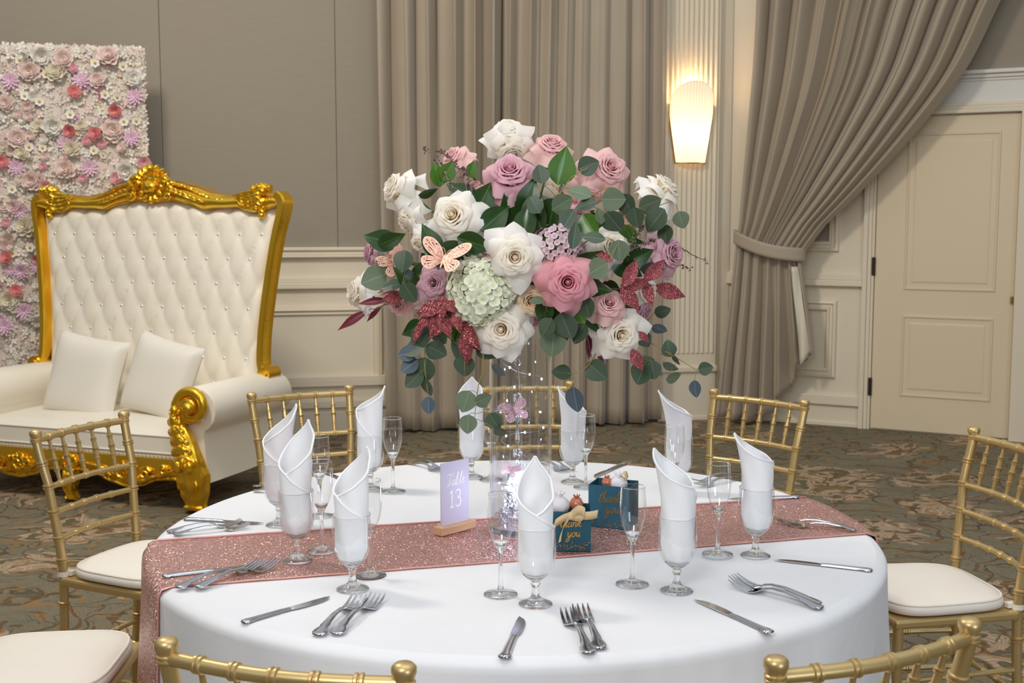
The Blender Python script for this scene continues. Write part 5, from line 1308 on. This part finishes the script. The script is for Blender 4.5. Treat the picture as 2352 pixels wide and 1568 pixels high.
# glossy leaves
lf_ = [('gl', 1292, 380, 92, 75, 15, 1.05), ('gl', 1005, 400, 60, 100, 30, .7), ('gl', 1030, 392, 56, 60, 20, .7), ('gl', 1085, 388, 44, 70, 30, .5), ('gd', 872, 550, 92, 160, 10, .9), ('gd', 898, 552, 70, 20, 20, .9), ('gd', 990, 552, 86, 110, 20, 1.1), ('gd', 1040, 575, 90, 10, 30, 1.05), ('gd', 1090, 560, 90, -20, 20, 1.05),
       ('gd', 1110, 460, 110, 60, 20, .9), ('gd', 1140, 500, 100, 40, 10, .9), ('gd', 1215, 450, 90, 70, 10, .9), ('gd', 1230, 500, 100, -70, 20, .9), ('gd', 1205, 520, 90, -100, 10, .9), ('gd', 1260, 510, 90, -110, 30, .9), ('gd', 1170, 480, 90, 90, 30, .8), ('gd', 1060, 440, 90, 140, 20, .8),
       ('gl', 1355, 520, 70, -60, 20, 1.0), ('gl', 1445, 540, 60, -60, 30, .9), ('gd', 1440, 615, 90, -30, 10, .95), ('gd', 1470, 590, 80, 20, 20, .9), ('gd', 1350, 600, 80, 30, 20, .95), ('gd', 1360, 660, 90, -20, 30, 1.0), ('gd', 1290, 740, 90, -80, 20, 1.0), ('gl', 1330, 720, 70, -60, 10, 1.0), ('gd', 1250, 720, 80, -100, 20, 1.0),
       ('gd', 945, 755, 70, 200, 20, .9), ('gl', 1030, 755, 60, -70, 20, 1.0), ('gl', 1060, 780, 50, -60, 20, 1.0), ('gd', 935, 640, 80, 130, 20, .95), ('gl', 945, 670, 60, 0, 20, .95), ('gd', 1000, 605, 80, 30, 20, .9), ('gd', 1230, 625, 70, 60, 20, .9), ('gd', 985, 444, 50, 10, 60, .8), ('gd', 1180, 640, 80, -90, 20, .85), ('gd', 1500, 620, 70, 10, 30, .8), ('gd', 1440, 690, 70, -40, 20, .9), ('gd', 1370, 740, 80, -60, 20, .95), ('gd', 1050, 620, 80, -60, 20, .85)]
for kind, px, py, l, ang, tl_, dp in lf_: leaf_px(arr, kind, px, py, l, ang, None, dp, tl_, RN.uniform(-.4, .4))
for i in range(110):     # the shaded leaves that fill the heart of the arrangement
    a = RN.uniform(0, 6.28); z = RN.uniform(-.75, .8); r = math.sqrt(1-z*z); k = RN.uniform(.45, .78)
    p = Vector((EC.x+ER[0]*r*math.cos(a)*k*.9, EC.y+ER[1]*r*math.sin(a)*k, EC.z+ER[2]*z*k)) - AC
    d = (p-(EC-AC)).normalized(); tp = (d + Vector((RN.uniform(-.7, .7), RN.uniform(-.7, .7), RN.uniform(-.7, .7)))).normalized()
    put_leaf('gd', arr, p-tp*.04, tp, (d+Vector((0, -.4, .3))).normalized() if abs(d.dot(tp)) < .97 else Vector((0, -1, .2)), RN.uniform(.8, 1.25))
# glitter sprigs
GS = 'glitter_leaf_sprig'
sprig(GS, [(1030, 690), (1010, 710), (990, 740)], [('gt', 985, 710, 80, 200, 10), ('gt', 1005, 745, 90, -120, 0), ('gt', 1022, 745, 76, -70, 10), ('gt', 1015, 708, 64, -100, 20), ('gt', 1045, 705, 62, -20, 10), ('gt', 980, 735, 70, -150, 10), ('gt', 960, 762, 70, -125, 50), ('gt', 1050, 740, 60, -80, 20), ('gt', 1080, 770, 90, -65, 40), ('gt', 1070, 800, 92, -95, 30)], 'twig', .002, dep=1.16)
sprig(GS, [(950, 690), (900, 695), (860, 710)], [('gi', 855, 692, 74, 185, 10), ('gi', 808, 735, 86, 210, 10), ('gi', 856, 722, 56, 220, 20), ('gt', 910, 682, 66, 10, 30), ('gi', 895, 672, 60, 180, 40)], 'twig', .002, dep=1.0)
sprig(GS, [(1400, 670), (1440, 660), (1490, 655)], [('gt', 1450, 625, 78, 58, 20), ('gt', 1505, 620, 76, 40, 20), ('gt', 1465, 652, 70, 10, 30), ('gt', 1448, 685, 78, -55, 10), ('gt', 1490, 675, 62, -75, 10), ('gt', 1540, 670, 84, -20, 10)], 'twig', .002, dep=1.12)
sprig(GS, [(1440, 780), (1455, 800), (1465, 830)], [('gt', 1464, 828, 64, -65, 10), ('gt', 1480, 775, 40, -50, 10)], 'twig', .002, Y=2.83)
sprig(GS, [(1345, 760), (1352, 790), (1358, 820)], [('gi', 1352, 795, 66, -95, 20), ('gi', 1378, 820, 50, -70, 40)], 'twig', .002, Y=2.86)
sprig(GS, [(1370, 640), (1400, 600), (1410, 590)], [('gt', 1385, 588, 50, 150, 20)], 'twig', .002, dep=1.0)
# glitter twigs
def twig(path, dep, n):
    P = smooth_path([surf(x, y, dep)-AC for x, y in path], 6)
    P = [p + Vector((math.sin(i*2.1), math.cos(i*1.7), math.sin(i*2.9)))*.0018 for i, p in enumerate(P)]
    b = MB(); b.tube(P, taper(len(P), .0018, .0008), 5)
    for i in range(n):
        p = P[RN.randrange(len(P)//4, len(P))] + Vector((RN.uniform(-.006, .006), RN.uniform(-.006, .006), RN.uniform(-.006, .006))); s_ = RN.uniform(.0012, .0026); b.ball(p, (s_, s_, s_), 5, 4)
    b.build('glitter_twig', M['twig'], arr)
for pth, dp, n in (([(1060, 480), (1040, 430), (1005, 370), (972, 342)], .8, 70), ([(1080, 470), (1060, 400), (1030, 360), (1005, 345)], .85, 70), ([(1090, 460), (1075, 410), (1065, 385)], .85, 50), ([(1440, 600), (1450, 560), (1470, 530), (1475, 515)], .95, 60), ([(1440, 580), (1480, 560), (1500, 550)], .95, 50), ([(1500, 580), (1560, 570), (1590, 585), (1625, 600)], .7, 20), ([(1520, 600), (1560, 608), (1585, 617)], .8, 14)): twig(pth, dp, n)
# laser-cut butterflies
def butterfly(parent, P, size, ang, mat_, tilt=0, name='butterfly'):
    def wing(pts):
        b = MB(); out = smooth_path([(x, 0, z) for x, z in pts], 5, True); n = len(out); c = sum(out, Vector())/n
        inner = [c+(p-c)*.80 for p in out]; mid = [c+(p-c)*.55 for p in out]
        v = out+inner; b.add(v, [(i, (i+1) % n, n+(i+1) % n, n+i) for i in range(n)])
        root = out[0]
        for k in range(9):      # veins of the cut-out, running from the root to the rim
            e = inner[(k*n//9+n//18) % n]; d = e-root; s_ = Vector((-d.z, 0, d.x)).normalized()*.022
            b.add([root-s_*.6, e-s_, e+s_, root+s_*.6], [(0, 1, 2, 3)])
        for k in range(n):       # a net of small bridges leaving dark holes
            if k % 2 == 0: b.add([inner[k], inner[(k+1) % n], mid[(k+1) % n], mid[k]], [(0, 1, 2, 3)])
        b.add(mid+[c+(p-c)*.47 for p in out], [(i, (i+1) % n, n+(i+1) % n, n+i) for i in range(n)])
        return b
    e = empty(name, (0, 0, 0), 0, parent) if False else None
    Rm = Matrix.Rotation(math.radians(tilt), 4, 'X') @ Matrix.Rotation(-math.radians(ang), 4, 'Y')
    body = MB().tube([Vector((0, 0, -.22)), Vector((0, 0, 0)), Vector((0, 0, .16))], [.012, .03, .02], 6); 
    for s_ in (-1, 1): body.tube(smooth_path([(0, 0, .16), (.05*s_, -.03, .28), (.12*s_, -.03, .34)], 4), .006, 4)
    bo = body.build(name, mat_, parent); bo.matrix_basis = Matrix.Translation(P) @ Rm @ Matrix.Scale(size, 4)
    for s_ in (-1, 1):
        for pts in ([(.02, .03), (.12, .30), (.34, .46), (.52, .40), (.50, .20), (.30, .04)], [(.02, -.01), (.28, -.02), (.42, -.14), (.36, -.32), (.20, -.36), (.08, -.18)]):
            o = wing([(x*s_, z) for x, z in pts]).build('wing', mat_, bo, smooth=False); o.modifiers.new('thick', 'SOLIDIFY').thickness = .012
            o.rotation_euler = (0, 0, s_*-.35)
    return bo
butterfly(arr, surf(1018, 598, 1.22)-AC, .112, -14, M['peach'], -48)
butterfly(arr, surf(905, 603, 1.0)-AC, .07, 30, M['peach'], 10)
butterfly(arr, surf(1440, 490, .9)-AC, .055, 50, M['peach'], 20)
butterfly(gd, Vector((-.006, -.012, .318)), .075, 20, M['pinkcard'], 20)
butterfly(gd, Vector((-.02, -.012, .165)), .05, -25, M['pinkcard'], 20)
